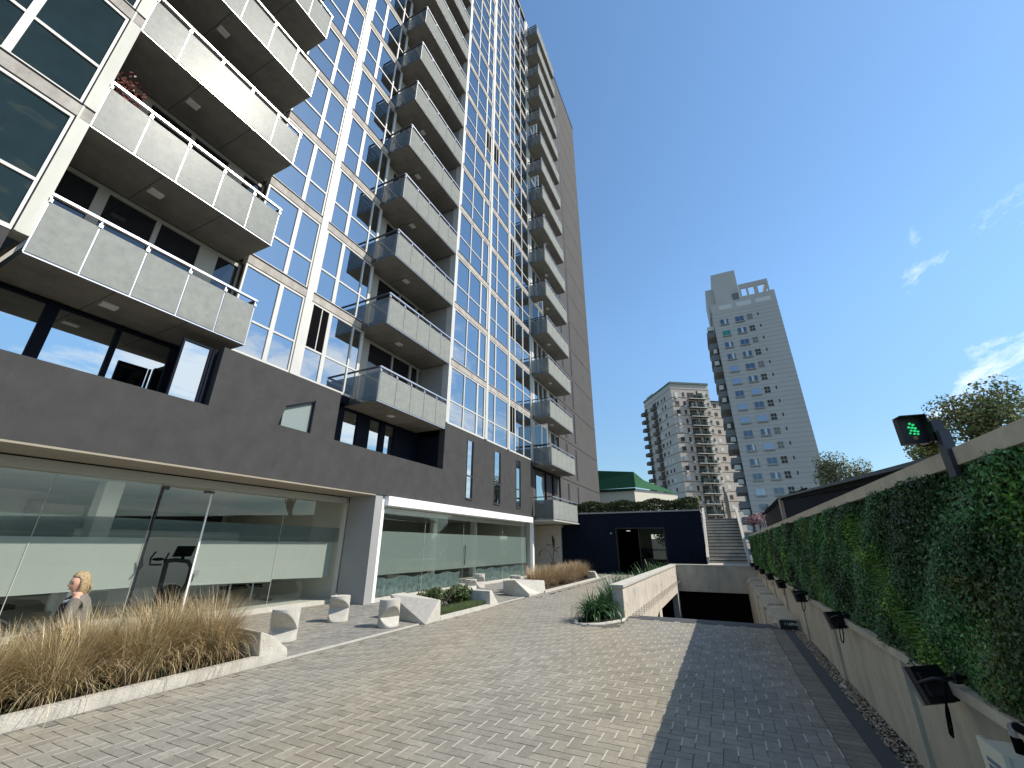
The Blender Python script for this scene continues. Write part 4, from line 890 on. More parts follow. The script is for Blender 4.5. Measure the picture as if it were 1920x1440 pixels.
# far planter
t = empty('planter', (-6.8, 18.8, 0), 'far kerbed bed of dry grass starting with a sharp concrete wedge', 'planter')
m = MB(); m.box(-6.24, -6.12, 15.6, 22.9, -.02, .07); m.box(-7.5, -7.4, 15.7, 23.2, 0, .34); m.build('kerb', 'concrete_light', t); soilbox(-7.4, -6.24, 15.6, 23, t)
hull('wedge_block', [(-6.10, 14.08, 0), (-6.10, 14.10, .09), (-6.66, 14.12, .50), (-6.70, 14.12, 0), (-6.55, 15.1, .06), (-6.12, 15.0, .05), (-6.12, 15.0, 0), (-7.3, 14.6, .0), (-7.2, 14.5, .45)], 'concrete_light', t)
hull('end_wall', [(-6.14, 15.0, 0), (-6.14, 15.05, .05), (-6.20, 15.72, .40), (-6.18, 15.78, 0), (-7.5, 14.9, 0), (-7.5, 14.9, .42), (-7.5, 15.75, .42), (-7.5, 15.75, 0)], 'concrete_light', t)
hull('end_stone', [(-6.10, 22.8, 0), (-6.2, 22.8, .34), (-6.25, 23.1, .36), (-6.10, 23.3, 0), (-7.4, 22.9, 0), (-7.4, 22.9, .38), (-7.4, 23.3, .38), (-7.4, 23.3, 0)], 'concrete_light', t)
# raised bed beside the garage wall
t = empty('planting_bed', (-2.8, 12, 0), 'small kerbed bed at the end of the garage wall', 'planting bed')
m = MB(); pts = [(-3.2, 9.9), (-3.0, 9.82), (-2.65, 10.1), (-2.35, 10.75), (-2.35, 11.0)]
m.tube([(x, y, .0) for x, y in pts], .045, 6); m.tube([(-3.2, 9.9, .015), (-3.25, 10.2, .015), (-3.25, 24, .015)], .055, 6); m.build('kerb', 'concrete_light', t)
m = MB(); m.prism([(-3.2, 9.9, -.02), (-2.9, 9.85, -.02), (-2.4, 10.7, -.02), (-2.6, 11, -.02), (-2.6, 24, -.02), (-3.25, 24, -.02)], (0, 0, .05)); m.build('soil', 'soil', t)

def blades(n, cx_, cy_, R0, L0, L1, spread, cols, wd=.0035, z0=.05, seg=5, droop=.5, stiff=False, lean=(0, 0)):
    a = RNG.uniform(0, 2*np.pi, n); rr = R0*np.sqrt(RNG.random(n)); x = cx_+rr*np.cos(a); y = cy_+rr*np.sin(a)
    Ln = RNG.uniform(L0, L1, n); da = a+RNG.normal(0, .9, n); tilt = np.abs(RNG.normal(0, spread, n))+rr/R0*spread*.7
    w = wd*RNG.uniform(.7, 1.3, n); P = np.zeros((n, seg+1, 3)); P[:, 0] = np.stack([x, y, np.full(n, z0)], 1)
    lx, ly = lean
    for s in range(seg):
        f = (s+.5)/seg; th = tilt*(.35+droop*2.0*f*f+.4*f)
        d = np.stack([np.sin(th)*np.cos(da)+lx*f, np.sin(th)*np.sin(da)+ly*f, np.cos(th)], 1); P[:, s+1] = P[:, s]+d*(Ln/seg)[:, None]
    side = np.stack([-np.sin(da), np.cos(da), np.zeros(n)], 1)
    prof = np.array([1, 1, .9, .75, .5, .12] if seg == 5 else np.linspace(1, .1, seg+1))
    ww = w[:, None, None]*prof[None, :, None]
    A = P-side[:, None]*ww; Bq = P+side[:, None]*ww
    V = np.stack([A, Bq], 2).reshape(n, -1, 3); m_ = (seg+1)*2
    q = np.array([[2*s, 2*s+1, 2*s+3, 2*s+2] for s in range(seg)])
    Fc = (q[None]+m_*np.arange(n)[:, None, None]).reshape(-1, 4)
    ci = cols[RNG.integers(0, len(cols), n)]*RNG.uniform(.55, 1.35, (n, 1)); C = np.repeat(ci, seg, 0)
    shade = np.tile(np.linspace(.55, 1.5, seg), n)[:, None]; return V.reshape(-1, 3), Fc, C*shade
DRY = np.array([(.44, .32, .16), (.54, .43, .24), (.30, .19, .095), (.60, .50, .31), (.20, .125, .065), (.36, .28, .14), (.26, .24, .12)])
def clump(name, x, y, n, L0, L1, label, grp, lean=(0, 0), R0=.2, spread=.62, cols=DRY, cat='ornamental grass', wd=.0022):
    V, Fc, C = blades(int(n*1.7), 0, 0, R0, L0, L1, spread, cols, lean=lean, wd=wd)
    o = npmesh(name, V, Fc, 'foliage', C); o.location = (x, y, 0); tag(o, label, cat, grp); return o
LG = 'dry golden grass clumps in the near bed'
spots = [(-6.72, 4.22, 1500, .55, 1.05), (-6.95, 3.75, 1500, .6, 1.12), (-6.68, 3.35, 1300, .5, .96), (-7.05, 2.95, 1400, .5, .95), (-6.7, 2.6, 1300, .45, .90), (-7.0, 2.25, 1200, .4, .86), (-6.72, 1.95, 1200, .4, .85), (-7.0, 1.6, 900, .4, .8), (-6.7, 1.35, 900, .4, .8)]
labs = ['dry grass clump at the right end of the near bed, against the chamfered block', 'tallest dry grass clump in the near bed, in front of the exercise bike'] + [None]*7
for i, (x, y, n, a, b) in enumerate(spots):
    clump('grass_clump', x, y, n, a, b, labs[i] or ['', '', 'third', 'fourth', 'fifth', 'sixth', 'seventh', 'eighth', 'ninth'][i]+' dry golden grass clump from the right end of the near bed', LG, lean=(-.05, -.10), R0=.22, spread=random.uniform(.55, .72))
for i, y in enumerate((16.2, 17.1, 18.0, 18.9, 19.8, 20.7, 21.6, 22.4)):
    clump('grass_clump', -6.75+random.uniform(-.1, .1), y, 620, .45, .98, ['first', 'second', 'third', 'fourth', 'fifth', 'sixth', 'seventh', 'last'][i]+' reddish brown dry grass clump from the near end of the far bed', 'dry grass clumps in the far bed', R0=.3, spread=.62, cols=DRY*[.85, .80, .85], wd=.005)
# low weeds in the near planter
V, Fc, C = leaves(1500, np.stack([RNG.uniform(-7.3, -6.42, 1500), RNG.uniform(0, 4.6, 1500), RNG.uniform(.06, .12, 1500)], 1), RNG.uniform(.012, .03, 1500), np.tile([0, 0, 1.], (1500, 1)), np.array([.06, .09, .03])*RNG.uniform(.4, 1.5, (1500, 1)))
tag(npmesh('ground_cover', V, Fc, 'foliage', C), 'small weeds and leaf litter on the soil of the near bed', 'ground cover', kind='stuff')
# shrub + lawn strip in the middle planter
def crown(n, c, R, size, cols, lobes=9, seed=1, nrm_up=.3):
    rg = np.random.default_rng(seed); cen = rg.normal(size=(lobes, 3)); cen /= np.linalg.norm(cen, axis=1)[:, None]; cen *= rg.uniform(.25, .72, (lobes, 1)); cen[:, 2] = cen[:, 2]*.8
    rad_ = rg.uniform(.28, .48, lobes); k = rg.integers(0, lobes, n); d = rg.normal(size=(n, 3)); d /= np.linalg.norm(d, axis=1)[:, None]
    rr = rad_[k]*(.55+.45*rg.random(n)**.4); P = cen[k]+d*rr[:, None]; P = P*np.array(R)+np.array(c)
    col = cols[rg.integers(0, len(cols), n)]*rg.uniform(.55, 1.45, (n, 1))*rg.uniform(.8, 1.2, lobes)[k][:, None]
    Nn = d+np.array([0, 0, nrm_up]); return leaves(n, P, size*rg.uniform(.6, 1.4, n), Nn, col)
GR = np.array([(.055, .085, .020), (.085, .12, .028), (.035, .060, .016), (.12, .15, .05)])
t = empty('shrub', (-6.95, 10.2, .05), 'bushy yellow green shrub in the middle planter', 'shrub')
Vs = []; Fs = []; Cs = []; off = 0
for i, (c, R_, n) in enumerate((((-6.9, 9.7, .40), (.42, .55, .36), 2600), ((-6.85, 10.5, .38), (.42, .6, .34), 2600), ((-6.9, 11.1, .30), (.35, .4, .28), 1300))):
    V, Fc, C = crown(n, c, R_, .030, GR, 10, 11+i); Vs.append(V); Fs.append(Fc+off); Cs.append(C); off += len(V)
npmesh('leaves', np.concatenate(Vs), np.concatenate(Fs), 'foliage', np.concatenate(Cs), t)
m = MB()
for i in range(14): a = random.uniform(0, 6.28); m.tube([(-6.9, 10.2+.05*i-.4, .05), (-6.9+.15*math.cos(a), 10.2+.05*i-.4+.15*math.sin(a), .25), (-6.9+.35*math.cos(a), 10.2+.05*i-.4+.5*math.sin(a), .55)], [.012, .008, .004], 5)
m.build('stem', 'bark_pale', t)
n = 9000; V, Fc, C = blades(1, 0, 0, .1, .1, .1, .1, DRY)
x = RNG.uniform(-6.75, -6.27, n); y = RNG.uniform(9.0, 11.4, n); hgt = RNG.uniform(.05, .13, n); dx = RNG.normal(0, .03, (n, 2)); P0 = np.stack([x, y, np.full(n, .05)], 1); P1 = P0+np.stack([dx[:, 0], dx[:, 1], hgt], 1); wv = np.stack([np.full(n, .002), np.full(n, .003), np.zeros(n)], 1)
V = np.stack([P0-wv, P0+wv, P1+wv*.3, P1-wv*.3], 1).reshape(-1, 3)
tag(npmesh('lawn_strip', V, np.arange(4*n).reshape(-1, 4), 'foliage', np.array([.075, .115, .03])*RNG.uniform(.5, 1.5, (n, 1))), 'thin strip of short green grass in front of the shrub', 'grass', kind='stuff')
# strap leaved plants by the garage wall
AG = np.array([(.022, .060, .018), (.035, .085, .028), (.05, .11, .04), (.018, .045, .016)])
def strap(x, y, n, L0, L1, label, grp=None):
    V, Fc, C = blades(int(n*1.3), 0, 0, .12, L0, L1, .72, AG*1.25, wd=.017, droop=1.0, z0=.03); o = npmesh('strap_leaf_plant', V, Fc, 'foliage', C); o.location = (x, y, 0); tag(o, label, 'plant', grp); return o
strap(-2.93, 10.35, 150, .4, .75, 'dark green strap leaved plant at the front corner of the garage wall')
strap(-2.78, 10.85, 150, .45, .85, 'taller dark green strap leaved plant close against the garage wall end')
for i, y in enumerate((12.6, 14.3, 16.2, 18.0, 20.0, 21.8, 23.4)): strap(-2.95, y, 90, .6, 1.1, ['first', 'second', 'third', 'fourth', 'fifth', 'sixth', 'last'][i]+' strap leaved plant from the near end behind the garage side wall', 'strap leaved plants behind the garage wall')
# dark dried plant in a pot against the beige wall
t = empty('potted_plant', (-9.6, 25.9, 0), 'black pot with a dark dried branching plant against the beige entrance wall', 'potted plant')
m = MB(); m.cyl((-9.6, 25.9, 0), .13, .62, 16, 0, .18); m.build('pot', 'black', t)
m = MB(); m.tube([(-9.6, 25.9, .6), (-9.58, 25.95, 1.1), (-9.55, 26.0, 1.5)], .022, 6); m.tube([(-9.55, 26.0, 1.45), (-9.58, 26.0, 1.9), (-9.66, 26.0, 2.2)], [.05, .09, .03], 6); m.tube([(-9.6, 25.9, .7), (-9.8, 25.9, 1.2), (-10.1, 25.9, 1.4), (-10.4, 25.9, 1.3), (-10.55, 25.9, 1.0)], [.015, .012, .012, .02, .03], 6)
m.tube([(-9.57, 25.95, 1.3), (-9.4, 25.95, 1.42), (-9.15, 25.95, 1.5)], .018, 6); m.tube([(-9.57, 25.95, 1.3), (-9.35, 25.9, 1.3), (-9.25, 25.9, 1.2)], .018, 6); m.build('branch', 'timber_dark', t)
# hedge on the annex roof
def hedge(name, x0, x1, y0, y1, z0, z1, n, size, label, cols, parent=None):
    P = np.stack([RNG.uniform(x0, x1, n), RNG.uniform(y0, y1, n), z0+(z1-z0)*RNG.random(n)**.8], 1); P[:, 2] += .08*np.sin(P[:, 0]*3.1)*(P[:, 2] > z0+.5*(z1-z0)); P[:, 1] += .06*np.sin(P[:, 0]*4)
    V, Fc, C = leaves(n, P, size*RNG.uniform(.6, 1.5, n), np.tile([0, -1, .6], (n, 1)), cols[RNG.integers(0, len(cols), n)]*RNG.uniform(.4, 1.5, (n, 1)))
    return tag(npmesh(name, V, Fc, 'foliage_far', C), label, 'hedge')
DG = np.array([(.028, .045, .012), (.045, .06, .018), (.018, .03, .010)])
hedge('hedge', -9.3, -1.0, 28.1, 29.0, 3.66, 4.32, 9000, .055, 'dark clipped hedge along the roof of the navy annex', DG)

# ================================================================ SHED / CANOPY BEYOND THE WALL
t = empty('shed', (3, 15, 0), 'long dark open shed roof rising behind the green wall', 'shed')
m = MB(); m.prism([(2.5, 2.5, 2.30), (2.5, 21.2, 3.50), (2.5, 21.2, 3.38), (2.5, 2.5, 2.18)], (3.5, 0, 0)); m.build('roof', 'tile_dark', t)
m = MB(); m.prism([(2.55, 3, 1.2), (2.55, 21.0, 1.2), (2.55, 21.0, 3.36), (2.55, 3, 2.19)], (.1, 0, 0)); m.build('wall', 'navy_wall', t)
m = MB(); m.prism([(2.44, 21.2, 0), (2.56, 21.2, 0), (2.56, 21.2, 3.45), (2.44, 21.2, 3.45)], (0, .42, 0)); m.build('post', 'concrete', t)
m = MB(); m.prism([(2.42, 2.4, 2.34), (2.42, 21.6, 3.56), (2.42, 21.6, 3.50), (2.42, 2.4, 2.28)], (.1, 0, 0)); m.build('gutter', 'rail_dark', t)
t = empty('hut', (3, 26, 0), 'dark timber hut with a ragged tiled roof beyond the shed post', 'hut')
m = MB()
for i in range(44): y = 21.8+i*.21; m.box(2.6, 2.66, y, y+.15, .5, 3.46-.004*i)
m.box(2.67, 2.7, 21.8, 31, .5, 3.4); m.build('slatted_wall', 'timber_dark', t)
m = MB()
for i in range(26):
    y = 21.7+i*.37; zr_ = 3.62+.03*random.random()
    m.obox((2.75+.3, y+.18, zr_+.08-.004*i), (1, 0, .35), (0, 1, 0), (-.35, 0, 1), .6, .17, .03+.02*random.random())
m.build('roof', 'tile_dark', t)

# ================================================================ FAR BUILDINGS
t = empty('green_roofed_hall', (-8, 47, 0), 'low cream hall with a dark green metal roof behind the annex', 'building')
m = MB(); m.face([(-16, 45, 7.15), (-7.3, 45, 7.25), (-7.55, 46.2, 9.05), (-16, 46.2, 9.9)]); m.build('front_roof_slope', 'green_roof_shaded', t)
m = MB(); m.face([(-7.3, 45, 7.25), (-3.7, 53.2, 7.25), (-7.55, 53, 9.05), (-7.55, 46.2, 9.05)]); m.build('side_roof_slope', 'green_roof_lit', t)
m = MB(); m.box(-16, -7.5, 45.2, 52, 0, 7.1); m.prism([(-7.5, 45.3, 0), (-3.95, 53.0, 0), (-7.5, 53.0, 0)], (0, 0, 7.2)); m.build('wall', 'cream', t)
m = MB(); m.box(-16, -7.35, 44.96, 45.1, 6.95, 7.2); m.build('gutter', 'green_roof_shaded', t)
# --- white apartment tower
Y0 = 100.0
WT = empty('white_tower', (13, Y0, 0), 'tall pale grey apartment tower with stacked rows of small windows and crown frames', 'building')
m = MB(); m.box(6.35, 20.1, Y0, Y0+16, 0, 54.6); m.build('wall', 'tower_grey', WT)
m = MB()
for i in range(52): z = 3+i*1.02; m.box(6.33, 20.12, Y0-.012, Y0+15.9, z, z+.045)
m.build('joint_lines', 'tower_band', WT)
m = MB(); m.box(7.8, 13.15, Y0+1, Y0+9, 54.6, 65.9); m.box(5.95, 7.8, Y0+2, Y0+12, 54.6, 62.4); m.build('crown_block', 'tower_grey', WT)
m = MB(); zt = 60.9
for (a, b) in ((13.15, 13.5), (14.6, 15.0), (16.2, 17.0), (18.9, 19.25)): m.box(a, b, Y0, Y0+.5, 57.5, 59.7)
m.box(13.15, 19.25, Y0, Y0+.5, 59.7, zt); m.box(13.15, 19.25, Y0-.02, Y0+.5, 56.9, 57.5)
m.box(18.8, 19.25, Y0+.5, Y0+7, 59.7, zt); m.box(18.8, 19.25, Y0+6.6, Y0+7, 57.5, 59.7); m.box(13.15, 19.25, Y0+6.6, Y0+7, 59.9, zt)
m.box(19.25, 20.1, Y0-.02, Y0+.5, 56.9, 57.6); m.box(6.35, 20.1, Y0-.02, Y0+.4, 54.6, 56.9); m.build('crown_frame', 'tower_grey', WT)
for a, b in ((8.1, 10.8), (11.9, 15.0), (15.9, 19.0)):
    m = MB(); m.box(a, b, Y0-.06, Y0-.01, 55.0, 56.15); m.build('recessed_panel', 'shutter', WT)
m = MB(); m.box(11.5, 12.9, Y0+.9, Y0+1, 57.4, 59.3); m.build('dark_louvre', 'tower_band', WT)
kinds = {0: (7.75, 9.45, 'w'), 1: (10.95, 12.75, 'w'), 2: (13.45, 14.55, 'd'), 3: (15.62, 15.88, 's')}
for r_ in range(16):
    zc = 51.75-3.065*r_
    for k, (a, b, kd) in kinds.items():
        m = MB(); h = 1.25 if kd == 'w' else 1.45 if kd == 'd' else .75
        if kd == 's':
            m.box(a, b, Y0-.02, Y0-.005, zc-h/2+.3, zc+h/2+.3); m.build('small_window', 'interior_dark', WT); continue
        m.box(a-.06, b+.06, Y0-.06, Y0-.015, zc-h/2-.10, zc-h/2); m.box(a-.06, a+.02, Y0-.05, Y0-.015, zc-h/2, zc+h/2); m.box(b-.02, b+.06, Y0-.05, Y0-.015, zc-h/2, zc+h/2); m.box(a-.06, b+.06, Y0-.05, Y0-.015, zc+h/2, zc+h/2+.06)
        m.box((a+b)/2-.03, (a+b)/2+.03, Y0-.045, Y0-.015, zc-h/2, zc+h/2)
        if kd == 'w': m.box(a-.1, b+.1, Y0-.16, Y0-.015, zc-h/2-.42, zc-h/2-.28, 1)
        else: m.box(a, b, Y0-.045, Y0-.015, zc-.05, zc+.05)
        f = m.build('window', ['tower_grey', 'tower_band'], WT)
        rr = random.random(); gm = 'far_glass' if kd == 'w' else 'interior_dark'
        if kd == 'w' and rr < .35: gm = 'far_glass_pale'
        if kd == 'w' and k == 0 and r_ == 1: gm = 'far_glass_green'
        if kd == 'd' and rr < .2: gm = 'tower_band'
        cut = .3+.4*random.random()
        g = MB(); g.face([(a, Y0-.018, zc-h/2), (b, Y0-.018, zc-h/2), (b, Y0-.018, zc+h/2), (a, Y0-.018, zc+h/2)]); g.build('pane', gm, f)
        if gm == 'far_glass' and rr > .6: g = MB(); g.box(a+(b-a)*cut, a+(b-a)*(cut+.25), Y0-.03, Y0-.02, zc-h/2, zc+h/2); g.build('curtain', 'shutter', f)
for r_ in range(17):   # balconies on the far left flank
    z = 49.0-3.065*r_; m = MB(); m.box(4.55, 6.33, Y0+1.0, Y0+9, z-.2, z); m.box(4.45, 4.55, Y0+1.0, Y0+9, z-.2, z+1.1, 1); m.box(4.55, 6.33, Y0+.95, Y0+1.0, z-.2, z+1.05, 1)
    b_ = m.build('balcony', ['tower_grey', 'tower_band'], WT)
    if r_ % 3 != 1: g = MB(); g.box(4.7+random.random()*.5, 5.6+random.random()*.5, Y0+.9, Y0+2.5, z+1.5, z+2.5); g.build('awning', 'awning', b_)
m = MB(); m.box(6.28, 6.34, Y0+1, Y0+9, 4, 51); m.build('flank_recess', 'interior_dark', WT)
# --- older rotated tower
OT = empty('old_tower', (-7.3, 130, 0), 'weathered beige apartment tower with cluttered balconies on two faces', 'building')
C0 = Vector((-7.3, 130, 0)); u = Vector((.843, .538, 0)); v = Vector((-.538, .843, 0)); nR = Vector((.538, -.843, 0)); nL = Vector((-.843, -.538, 0)); Zv = Vector((0, 0, 1))
def ob(m, o, a0, a1, z0, z1, d0, d1, ax, nrm, mi=0):
    c = o+ax*((a0+a1)/2)+nrm*((d0+d1)/2)+Zv*((z0+z1)/2); m.obox(c, ax, nrm, Zv, (a1-a0)/2, abs(d1-d0)/2, (z1-z0)/2, mi)
m = MB(); ob(m, C0, 0, 12.6, 0, 47.6, 0, -19.5, u, nR); ob(m, C0+v*4+u*12.6, 0, 9, 0, 44.3, 0, -14, u, nR); m.build('wall', 'old_tower', OT)
m = MB(); ob(m, C0, -.15, 12.75, 49.1, 49.7, .2, -19.6, u, nR); ob(m, C0+v*4+u*12.6, 0, 9.1, 44.3, 44.9, .2, -14, u, nR); m.build('roof', 'old_trim', OT)
m = MB(); ob(m, C0, 0, 12.6, 47.6, 49.1, -.1, -19.4, u, nR); ob(m, C0, 1, 5, 49.7, 51.0, -14, -19, u, nR)
m.build('attic', 'tower_cream', OT)
FL2 = 2.86; m = MB()
for i in range(17):
    z = 46.9-FL2*i; ob(m, C0, -.03, 12.63, z+.45, z+.60, .04, -19.53, u, nR); ob(m, C0+v*4+u*12.6, 0, 9.05, z-1.6, z-1.45, .04, -14, u, nR)
m.build('floor_bands', 'old_band', OT)
oldw = []
for i in range(15):
    z = 45.6-FL2*i
    for (a, b, h, kd) in ((1.0, 2.2, 1.3, 0), (3.6, 4.3, 1.4, 1), (11.3, 12.0, 1.0, 1)):
        m = MB(); ob(m, C0, a, b, z-h/2, z+h/2, .02, .06, u, nR, 1 if (kd or random.random() < .5) else 2); ob(m, C0, a-.08, b+.08, z-h/2-.12, z-h/2, .0, .14, u, nR, 0)
        if random.random() < .35: ob(m, C0, a+.1, a+.8, z-h/2-.75, z-h/2-.2, .06, .35, u, nR, 2)
        m.build('window', ['old_tower', 'interior_dark', 'shutter'], OT)
    for (a, b, h) in ((4.2, 5.0, 1.2), (6.2, 6.9, 1.0), (8.6, 9.8, 1.2)) if i < 14 else ():
        m = MB(); o2 = C0; ob(m, o2, a, b, z-h/2, z+h/2, .02, .05, v, nL, 0 if random.random() < .75 else 1); m.build('flank_window', ['interior_dark', 'shutter'], OT)
for i in range(15):
    z = 44.1-FL2*i
    m = MB(); ob(m, C0, 5.0, 10.8, z-.18, z, 0, 1.35, u, nR); ob(m, C0, 5.0, 10.8, z-.22, z-.18, 0, 1.38, u, nR, 1); bl = m.build('balcony', ['shutter', 'old_band'], OT)
    m = MB(); ob(m, C0, 5.0, 10.8, z+.9, z+1.0, 1.25, 1.35, u, nR); 
    for k in range(22): ob(m, C0, 5.05+k*.265, 5.09+k*.265, z, z+.9, 1.28, 1.33, u, nR)
    ob(m, C0, 7.85, 8.0, z-.1, z+2.5, .6, 1.3, u, nR); m.build('railing', 'planter_rail', bl)
    m = MB()
    for (a, b) in ((5.3, 7.4), (8.3, 9.9)): ob(m, C0, a, b, z+.1, z+2.2, .02, .08, u, nR, 0)
    if random.random() < .8: ob(m, C0, 5.5+random.random(), 6.6+random.random(), z+.2, z+1.6, .4, .9, u, nR, 1)
    if random.random() < .7: ob(m, C0, 9.8, 10.7, z+.1, z+2.1, .1, 1.0, u, nR, 2)
    for _ in range(3): a = 5.3+random.random()*5; ob(m, C0, a, a+.25+.3*random.random(), z+.05, z+.4+random.random()*.9, .8, 1.2, u, nR, random.choice((0, 1, 2)))
    m.build('balcony_clutter', ['interior_dark', 'planter_rail', 'awning'], bl)
    for (a0, a1, dd) in ((10.5, 13.2, 1.1), (17.4, 19.5, 1.6)):
        m = MB(); ob(m, C0, a0, a1, z-.2, z+.9, 0, dd, v, nL); ob(m, C0, a0+.1, a1-.1, z+.9, z+2.3, .02, .1, v, nL, 1); m.build('flank_balcony', ['old_band', 'interior_dark'], OT)
    for k in range(2): a = 1.0+k*2.2+random.random()*.4; m = MB(); ob(m, C0+v*4+u*12.6, a, a+1.0, z-1.0, z+.2, .02, .06, u, nR, random.choice((0, 1))); m.build('rear_window', ['interior_dark', 'shutter'], OT)

# ================================================================ TREES
def tree(name, base, h, crown_c, R_, n, size, cols, label, seed, lobes=14, bark='bark'):
    t = empty(name, base, label, 'tree'); rg = random.Random(seed); m = MB(); top = Vector(crown_c)
    b0 = Vector(base); mid = b0.lerp(top, .5)+Vector((rg.uniform(-.3, .3), rg.uniform(-.3, .3), 0)); r0 = h*.022
    m.tube([b0, mid, top], [r0, r0*.7, r0*.35], 8)
    rgn = np.random.default_rng(seed); cen = rgn.normal(size=(lobes, 3)); cen /= np.linalg.norm(cen, axis=1)[:, None]; cen *= rgn.uniform(.25, .72, (lobes, 1)); cen[:, 2] *= .8
    for c in cen:
        e = Vector((c[0]*R_[0], c[1]*R_[1], c[2]*R_[2]))+top; s_ = mid.lerp(top, rg.uniform(0, .8)); k = s_.lerp(e, .5)+Vector((0, 0, -.1*R_[2])); m.tube([s_, k, e], [r0*.35, r0*.22, r0*.06], 5)
        for _ in range(4): e2 = e+Vector((rg.gauss(0, .25)*R_[0], rg.gauss(0, .25)*R_[1], rg.gauss(0, .22)*R_[2])); m.tube([k.lerp(e, .6), e2], [r0*.1, r0*.03], 4)
    m.build('trunk', bark, t); V, Fc, C = crown(n, crown_c, R_, size, cols, lobes, seed)
    npmesh('crown', V, Fc, 'foliage_far', C, t); return t
OL = np.array([(.085, .085, .045), (.065, .070, .032), (.12, .105, .06), (.045, .055, .028), (.10, .075, .05)])*[2.2, 2.4, 2.1]
tree('eucalyptus_tree', (15.2, 62, 0), 12, (13.4, 62, 9.9), (2.3, 2.2, 3.2), 3400, .12, OL, 'open crowned grey green tree just right of the white tower', 3, lobes=20)
tree('eucalyptus_tree', (17.0, 63, 0), 11, (16.7, 63, 9.0), (2.6, 2.2, 2.6), 3200, .12, OL, 'lower grey green tree ending the row behind the dark shed roof', 5, lobes=20)
tree('broadleaf_tree', (10.0, 24.0, 0), 9, (11.0, 24.5, 6.9), (2.3, 2.4, 2.0), 4600, .075, OL*[1, 1.1, .9], 'tree with thin twigs at the right edge of the photo behind the signal', 8, lobes=20)
tree('broadleaf_tree', (11.5, 29, 0), 9, (11.2, 30, 6.9), (1.4, 2.0, 1.5), 3200, .085, OL*[1.1, 1.15, .8], 'smaller yellowish tree right behind the garage signal lamp', 9, lobes=12)
PK = np.array([(.34, .20, .21), (.42, .28, .28), (.25, .15, .15)])
tree('blossom_tree', (2.9, 40, 0), 4, (2.9, 40, 3.6), (1.2, 1.2, .9), 1800, .07, PK, 'small pink blossom tree between the stairs and the hut', 12, lobes=9)
tree('broadleaf_tree', (-1.6, 34.5, 0), 5.5, (-1.6, 34.5, 4.2), (.75, .75, 1.15), 1800, .06, OL*1.2, 'slim pale green bush at the end of the annex hedge', 14, lobes=9)
tree('broadleaf_tree', (-3.3, 34.2, 0), 3, (-3.7, 34.4, 2.2), (1.1, .8, 1.1), 1500, .07, DG*1.6, 'small dark tree seen through the annex doorway', 15, lobes=9)

# ================================================================ PERSON
P = empty('person', (-7.75, 3.0, 0), 'woman with blonde hair in a grey knit cardigan sitting behind dry grass', 'person')
def skin_mesh(name, verts, edges, radii, mname, parent, sub=2, root=0):
    me = D.meshes.new(name); me.from_pydata(verts, edges, []); o = D.objects.new(name, me); COL.objects.link(o)
    md = o.modifiers.new('s', 'SKIN'); md.use_smooth_shade = True
    for i, r_ in enumerate(radii): me.skin_vertices[0].data[i].radius = (r_, r_) if not isinstance(r_, tuple) else r_
    me.skin_vertices[0].data[root].use_root = True
    ss = o.modifiers.new('u', 'SUBSURF'); ss.levels = sub; ss.render_levels = sub
    dg = bpy.context.evaluated_depsgraph_get(); me2 = D.meshes.new_from_object(o.evaluated_get(dg)); D.objects.remove(o)
    me2.materials.clear(); me2.materials.append(MAT[mname]); me2.polygons.foreach_set('use_smooth', [True]*len(me2.polygons)); return link(name, me2, parent)
# body faces roughly -X/-Y (towards the building's near end); head turned to -Y
fx, fy_ = Vector((-.55, -.83, 0)), Vector((.83, -.55, 0))   # forward, right
O = Vector((-7.72, 3.02, .50))
def pp(f, r_, z): return tuple(O+fx*f+fy_*r_+Vector((0, 0, z)))
bv = [pp(0, 0, .08), pp(.01, 0, .25), pp(.03, 0, .42), pp(.05, 0, .50), pp(.07, 0, .56)]; be = [(0, 1), (1, 2), (2, 3), (3, 4)]; br = [(.15, .12), (.125, .10), (.135, .09), (.055, .055), (.05, .05)]
def limb(pts, rs, start):
    i = start
    for p, r_ in zip(pts, rs): bv.append(p); br.append(r_); be.append((i, len(bv)-1)); i = len(bv)-1
    return i
hands = []
for s_ in (-1, 1):
    e = limb([pp(.03, .15*s_, .44), pp(.05, .20*s_, .20), pp(.22, .15*s_, .07), pp(.28, .11*s_, .05)], [.052, .042, .032, .025], 2)
    hb = limb([pp(.34, .09*s_, .05)], [(.034, .018)], e)
    for k in range(4):
        o_ = (k-1.5)*.017; L_ = (.055, .065, .062, .048)[k]
        limb([pp(.36, .09*s_+o_, .05), pp(.36+L_*.5, .09*s_+o_, .045), pp(.36+L_, .09*s_+o_, .03)], [.009, .008, .007], hb)
    limb([pp(.32, .09*s_-.03*s_, .05), pp(.345, .09*s_-.05*s_, .04), pp(.365, .09*s_-.055*s_, .03)], [.010, .009, .008], hb)
    limb([pp(.05, .10*s_, .03), pp(.44, .11*s_, .02), pp(.46, .10*s_, -.40), pp(.58, .10*s_, -.43)], [.085, .058, .038, .032], 0)
skin_mesh('body', bv, be, br, 'skin', P)
